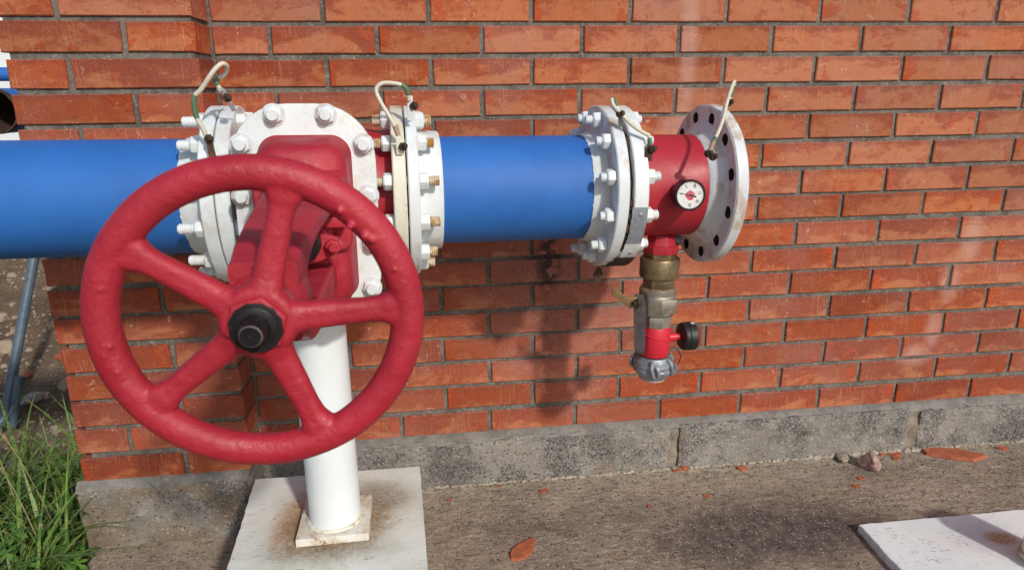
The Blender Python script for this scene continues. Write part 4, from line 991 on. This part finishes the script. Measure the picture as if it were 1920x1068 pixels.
# pink stone
def rock(x, y, z, s, seed, mat, name, label, cat, grp=None, sub=2, sc=(1, 1, .8)):
    bm = bmesh.new(); bmesh.ops.create_icosphere(bm, subdivisions=sub, radius=1)
    r = random.Random(seed)
    pl = [Vector((r.uniform(-1, 1), r.uniform(-1, 1), r.uniform(-1, 1))).normalized() for _ in range(9)]
    for v in bm.verts:
        for p in pl:
            d = v.co.dot(p) - .68
            if d > 0: v.co -= p * d
        v.co += Vector((mn.noise(v.co * 3 + Vector((seed, 0, 0))), mn.noise(v.co * 3 + Vector((0, seed, 0))), mn.noise(v.co * 3 + Vector((0, 0, seed))))) * .09
        v.co = Vector((v.co.x * sc[0], v.co.y * sc[1], v.co.z * sc[2])) * s
    me = bpy.data.meshes.new(name); bm.to_mesh(me); bm.free(); me.materials.append(M[mat])
    o = link(name, me); o.location = (x, y, z); o.rotation_euler = (0, 0, r.uniform(0, 6))
    if label: tag(o, label, cat, grp)
    return o
rock(1.035, -.115, GZ + .024, .040, 5, 'stone', 'stone', 'angular pink granite stone on the slab near the wall', 'stone', sub=3, sc=(.85, .8, 1.05))
rock(.985, -.055, GZ + .010, .022, 8, 'slab', 'stone', 'small sandy pebble just behind the pink stone', 'stone', sub=2, sc=(1.6, 1, .5))
# loose grit on the slab
m = MB()
for i in range(4200):
    x = random.uniform(-.3, 1.75); y = -abs(random.gauss(0, .16)) - .02 if random.random() < .45 else random.uniform(-.75, -.02)
    if x < -.30 and y < -.2: continue
    s = random.uniform(.0008, .0032) * (1 if random.random() > .05 else 1.8); z = slabz(x, y)
    vs = [(x + s * random.uniform(.6, 1.3) * cos(a), y + s * random.uniform(.6, 1.3) * sin(a), z) for a in (0, 1.6, 3.1, 4.7)] + [(x, y, z + s * .9)]
    m.add(vs, [(0, 1, 4), (1, 2, 4), (2, 3, 4), (3, 0, 4)])
tag(obj('grit', m, 'gravel', ang=0), 'loose sandy grit strewn over the concrete slab', 'grit', kind='stuff')
# crumbled mortar bead along the plinth foot
m = MB()
for i in range(420):
    x = random.uniform(-.3, 1.75); s = random.uniform(.003, .007) * (1.7 if .88 < x < 1.25 else .9); y = -.034 - random.uniform(0, .008); z = GZ + .004
    k = random.random() * 6
    vs = [(x + s * 1.5 * cos(a + k), y + s * sin(a + k), z) for a in (0, 1.2, 2.5, 3.8, 5)] + [(x + s * .5 * cos(a + k), y + s * .4 * sin(a + k), z + s * .8) for a in (0, 2, 4)]
    m.add(vs, [(0, 1, 5), (1, 2, 6), (1, 6, 5), (2, 3, 6), (3, 7, 6), (3, 4, 7), (4, 0, 5), (4, 5, 7), (5, 6, 7)])
tag(obj('mortar_crumbs', m, 'crumb', ang=0), 'crumbled pale mortar along the foot of the plinth', 'mortar crumbs', kind='stuff')

# ------------------------------------------------------------------ background at left: rubble bank, rod, whitewashed wall, far pipe
m = MB()
for i in range(9000):
    x = random.uniform(-4.2, -1.6); y = random.uniform(.25, 4.2) if random.random() < .9 else random.uniform(-.6, .4)
    s = min(.06, random.paretovariate(2.1) * .0055); z = dirtz(x, y)
    k = random.random() * 6; q = [random.uniform(.6, 1.2) for _ in range(8)]
    vs = [(x + s * q[j] * cos(a + k), y + s * q[j] * sin(a + k), z - s * .2) for j, a in enumerate((0, 1.2, 2.5, 3.8, 5))] + [(x + s * .6 * q[5 + j] * cos(a + k), y + s * .6 * sin(a + k), z + s * .6 * q[j]) for j, a in enumerate((0.3, 2.3, 4.4))]
    m.add(vs, [(0, 1, 5), (1, 2, 6), (1, 6, 5), (2, 3, 6), (3, 7, 6), (3, 4, 7), (4, 0, 5), (4, 5, 7), (5, 6, 7)])
t = NT('mixed_rubble'); o = t.pos(); cr = t.noise(t.mapping(o, loc=(2, 2, 2)), 12, 2, .9)
c = t.mix(t.ramp(cr, .35, .5), (.20, .14, .095), (.36, .28, .20)); c = t.mix(t.ramp(cr, .58, .62), c, (.34, .31, .28)); c = t.mix(t.ramp(cr, .66, .68), c, (.45, .12, .05))
M['rubble'] = t.fin(c, .9, t.bump(t.noise(o, 80, 5), .01, .8))
tag(obj('rubble_stones', m, 'rubble', ang=0), 'scattered rubble and gravel on the earth bank at the left', 'rubble', kind='stuff')
for (x, y, s, mt, lb, sd, sc) in ((-2.62, 2.05, .10, 'pale_stone', 'broad pale rubble slab high on the bank, left edge', 3, (1.6, 1, .5)), (-2.15, 1.80, .085, 'pale_stone', 'white crumbly lump beside the brick pilaster', 4, (1.1, 1, .6)), (-2.27, 2.6, .22, 'concrete', 'big grey concrete lump just under the blue pipe', 6, (1.2, .8, .8)),
                        (-1.95, .98, .045, 'pale_stone', 'flat whitish stone in the hollow by the grass', 9, (1.5, 1, .4)), (-1.90, 1.18, .035, 'shard', 'orange brick lump on the bank beside the pilaster', 12, (1.2, 1, .7)), (-2.02, 1.1, .026, 'shard', 'thin reddish brick piece left of the orange lump', 14, (2, 1, .4)), (-1.80, .50, .06, 'stone', 'brownish stone low in the grass', 19, (1.2, 1, .7)), (-1.95, .36, .07, 'dirt', 'dark clod of earth behind the grass', 23, (1.3, 1, .8))):
    rock(x, y, dirtz(x, y) + s * .2, s, sd, mt, 'rubble_block', lb, 'stone', 'larger lumps on the earth bank', 2, sc)
# leaning conduit
cn = thing('leaning_pipe', 'thin blue-grey pipe rising from the ground at far left', 'pipe', (-1.93, .72, GZ - .06))
P0, P1 = Vector((-1.955, .795, -1.37)), Vector((-1.795, 1.09, -.54))
def rel(p, o_): return tuple(Vector(p) - Vector(o_))
co_ = (-1.93, .72, GZ - .06)
obj('pipe_tube', MB().tube([rel(P0, co_), rel(P1, co_)], .018, 24), 'rod', cn)
obj('elbow', MB().tube([rel(p, co_) for p in smooth_pts([P0 + Vector((0, 0, 0)), P0 + Vector((-.02, -.02, -.02)), P0 + Vector((-.06, -.02, -.05))], 5)], .021, 20), 'rod', cn)
obj('side_branch', MB().tube([rel(P0 + Vector((.02, 0, -.04)), co_), rel(P0 + Vector((.07, .03, .16)), co_)], .015, 18), 'rod', cn)
# whitewashed wall and the open pipe
ww = MB().box((-7, 3.0, -1.3), (-2.45, 3.2, 2.2)); o = obj('whitewashed_wall', ww, 'whitewash', ang=0); tag(o, 'white painted wall far behind at the upper left edge', 'wall')
o = Vector((-2.045, 1.30, -.228)); fp = thing('open_blue_pipe', 'open-ended blue pipe with dark rusty inside at the upper left', 'pipe', o)
obj('pipe_tube', MB().lathe([(0, .088), (0, .092), (1.7, .092)], (0, 0, 0), (0, 1, 0), 64, caps=False), 'blue', fp, ang=40)
obj('pipe_lining', MB().lathe([(.03, .0930), (-.002, .0932), (-.003, .088), (.004, .0865), (.9, .0865), (.9, .01)], (0, 0, 0), (0, 1, 0), 64, caps=False), 'darkrust', fp, ang=40)
o2 = Vector((-2.6, 1.6, -.075)); fp2 = thing('blue_pipe', 'thin strip of blue pipe above the open pipe end at upper left', 'pipe', o2)
obj('pipe_tube', MB().lathe([(-.9, .03), (.62, .03)], (0, 0, 0), (1, 0, 0), 48), 'blue', fp2, ang=40)

# ------------------------------------------------------------------ vegetation
def blade(m, x, y, z, h, w, lean, az, curl):
    pts = []; n = 5; d = Vector((cos(az), sin(az), 0)); s_ = Vector((-sin(az), cos(az), 0))
    for i in range(n + 1):
        f = i / n; off = lean * f + curl * f * f * f
        p = Vector((x, y, z)) + d * off * h + Vector((0, 0, h * (f - .35 * curl * f * f)))
        ww_ = w * (1 - f ** 1.6) * (.6 + .4 * min(1, f * 4)); pts += [p - s_ * ww_, p + s_ * ww_ + d * ww_ * .3]
    m.add(pts, [(2 * i, 2 * i + 1, 2 * i + 3, 2 * i + 2) for i in range(n)])
m = MB()
for i in range(4200):
    x = random.uniform(-2.4, -1.24); y = random.uniform(-.75, .42)
    if mn.noise((x * 3, y * 3, 1)) < -.25: continue
    if x > -1.27 and y > -.14: continue
    far = (y + .75) / 1.2
    h = random.uniform(.06, .26) * (1.15 - .35 * far); 
    if random.random() < .22: h *= 1.75
    blade(m, x, y, dirtz(x, y) - .01, h, random.uniform(.0018, .0055), random.uniform(.05, .5), random.uniform(0, 2 * pi), random.uniform(.1, .9))
for i in range(320):
    x = random.uniform(-2.0, -1.27); y = random.uniform(-.45, .25)
    blade(m, x, y, dirtz(x, y), random.uniform(.25, .42), random.uniform(.005, .009), random.uniform(.1, .5), random.uniform(0, 2 * pi), random.uniform(.2, 1.0))
me = mesh_of(m, 'grass', M['grass'], ang=0, fixn=False); tag(link('grass', me), 'long green grass growing left of the pilaster', 'grass', kind='stuff')
def weed(x, y, s, seed, label):
    r = random.Random(seed); m = MB(); z0 = dirtz(x, y)
    st = MB()
    for b in range(r.randint(7, 10)):
        az = r.uniform(0, 2 * pi); h = s * r.uniform(.5, 1.); e = Vector((x + cos(az) * s * r.uniform(.2, .75), y + sin(az) * s * r.uniform(.2, .75), z0 + h))
        st.tube([(x, y, z0), ((x + e.x) / 2, (y + e.y) / 2, z0 + h * .65), tuple(e)], .0016, 5)
        tilt = Vector((cos(az) * .4, sin(az) * .4, 1)).normalized(); u = tilt.orthogonal().normalized(); v = tilt.cross(u)
        for k in range(5):            # palmate, toothed leaflets
            a = 2 * pi * k / 5 + r.uniform(-.2, .2); d = (u * cos(a) + v * sin(a) + tilt * r.uniform(-.15, .15)).normalized(); w_ = tilt.cross(d).normalized(); L = s * r.uniform(.20, .32)
            pr = [(0, .02), (.25, .12), (.32, .09), (.5, .22), (.58, .15), (.75, .17), (.82, .09), (1, .0)]
            vs = [e + d * L * f + w_ * L * g + tilt * (-.1 * L * f * f) for f, g in pr] + [e + d * L * f - w_ * L * g + tilt * (-.1 * L * f * f) for f, g in pr[::-1]]
            n = len(vs); m.add(vs, [(i, i + 1, n - 2 - i, n - 1 - i) for i in range(n // 2 - 1)])
    rt = thing('leafy_weed', label, 'weed', (x, y, z0), group='low weeds with toothed leaves')
    m.v = [rel(p, (x, y, z0)) for p in m.v]; st.v = [rel(p, (x, y, z0)) for p in st.v]
    link('leaves', mesh_of(m, 'leaves', M['leaf'], ang=0, fixn=False), rt); obj('stems', st, 'leaf', rt)
weed(-1.275, -.245, .15, 1, 'bright toothed weed right against the pilaster footing')
weed(-1.33, -.36, .13, 2, 'toothed weed at the bottom edge beside the footing')
weed(-1.50, -.42, .15, 3, 'leafy weed in the bottom left corner of the grass')
weed(-1.62, -.30, .14, 4, 'toothed weed at the left edge among the grass blades')
weed(-1.38, -.12, .15, 5, 'taller toothed weed in the middle of the grass beside the bricks')
weed(-1.45, -.62, .13, 6, 'low weed cut by the lower edge, left of the pad')
def stalk(pts, label, seed, head=.12):
    r = random.Random(seed); sp_ = smooth_pts(pts, 6); o_ = pts[0]; rt = thing('seed_stalk', label, 'grass stalk', o_, group='dry grass stalks with seed heads')
    obj('stem', MB().tube([rel(p, o_) for p in sp_], .0016, 6, [1.2 - .7 * i / len(sp_) for i in range(len(sp_))]), 'straw', rt)
    m = MB(); k0 = int(len(sp_) * .68)
    for i in range(k0, len(sp_) - 1):
        for _ in range(9):
            f = r.random(); p = sp_[i].lerp(sp_[i + 1], f); a = r.uniform(0, 6.3); d = Vector((cos(a) * .5, sin(a) * .5, 1)).normalized(); L = r.uniform(.008, .018); w_ = d.orthogonal().normalized() * .0014
            q = Vector(rel(p, o_)); m.add([q, q + d * L * .5 + w_, q + d * L, q + d * L * .5 - w_], [(0, 1, 2, 3)])
    link('seed_head', mesh_of(m, 'seed_head', M['straw'], ang=0, fixn=False), rt)
def sk(x, y, h, dx, dy): z = dirtz(x, y); return [(x, y, z), (x + dx * .2, y + dy * .2, z + h * .35), (x + dx * .5, y + dy * .5, z + h * .7), (x + dx, y + dy, z + h)]
stalk(sk(-1.42, -.05, .74, -.16, .05), 'tallest seed stalk, its feathery head against the rubble bank', 1)
stalk(sk(-1.36, -.02, .50, -.13, -.04), 'seed stalk leaning left beside the pilaster bricks', 2)
stalk(sk(-1.55, -.05, .45, -.02, .02), 'pale seed stalk in the middle of the grass', 3)
stalk(sk(-1.66, -.10, .56, -.03, .02), 'seed stalk close to the left picture edge', 4)
stalk(sk(-1.32, -.16, .42, -.10, .0), 'short bent seed stalk nearest the footing', 5)
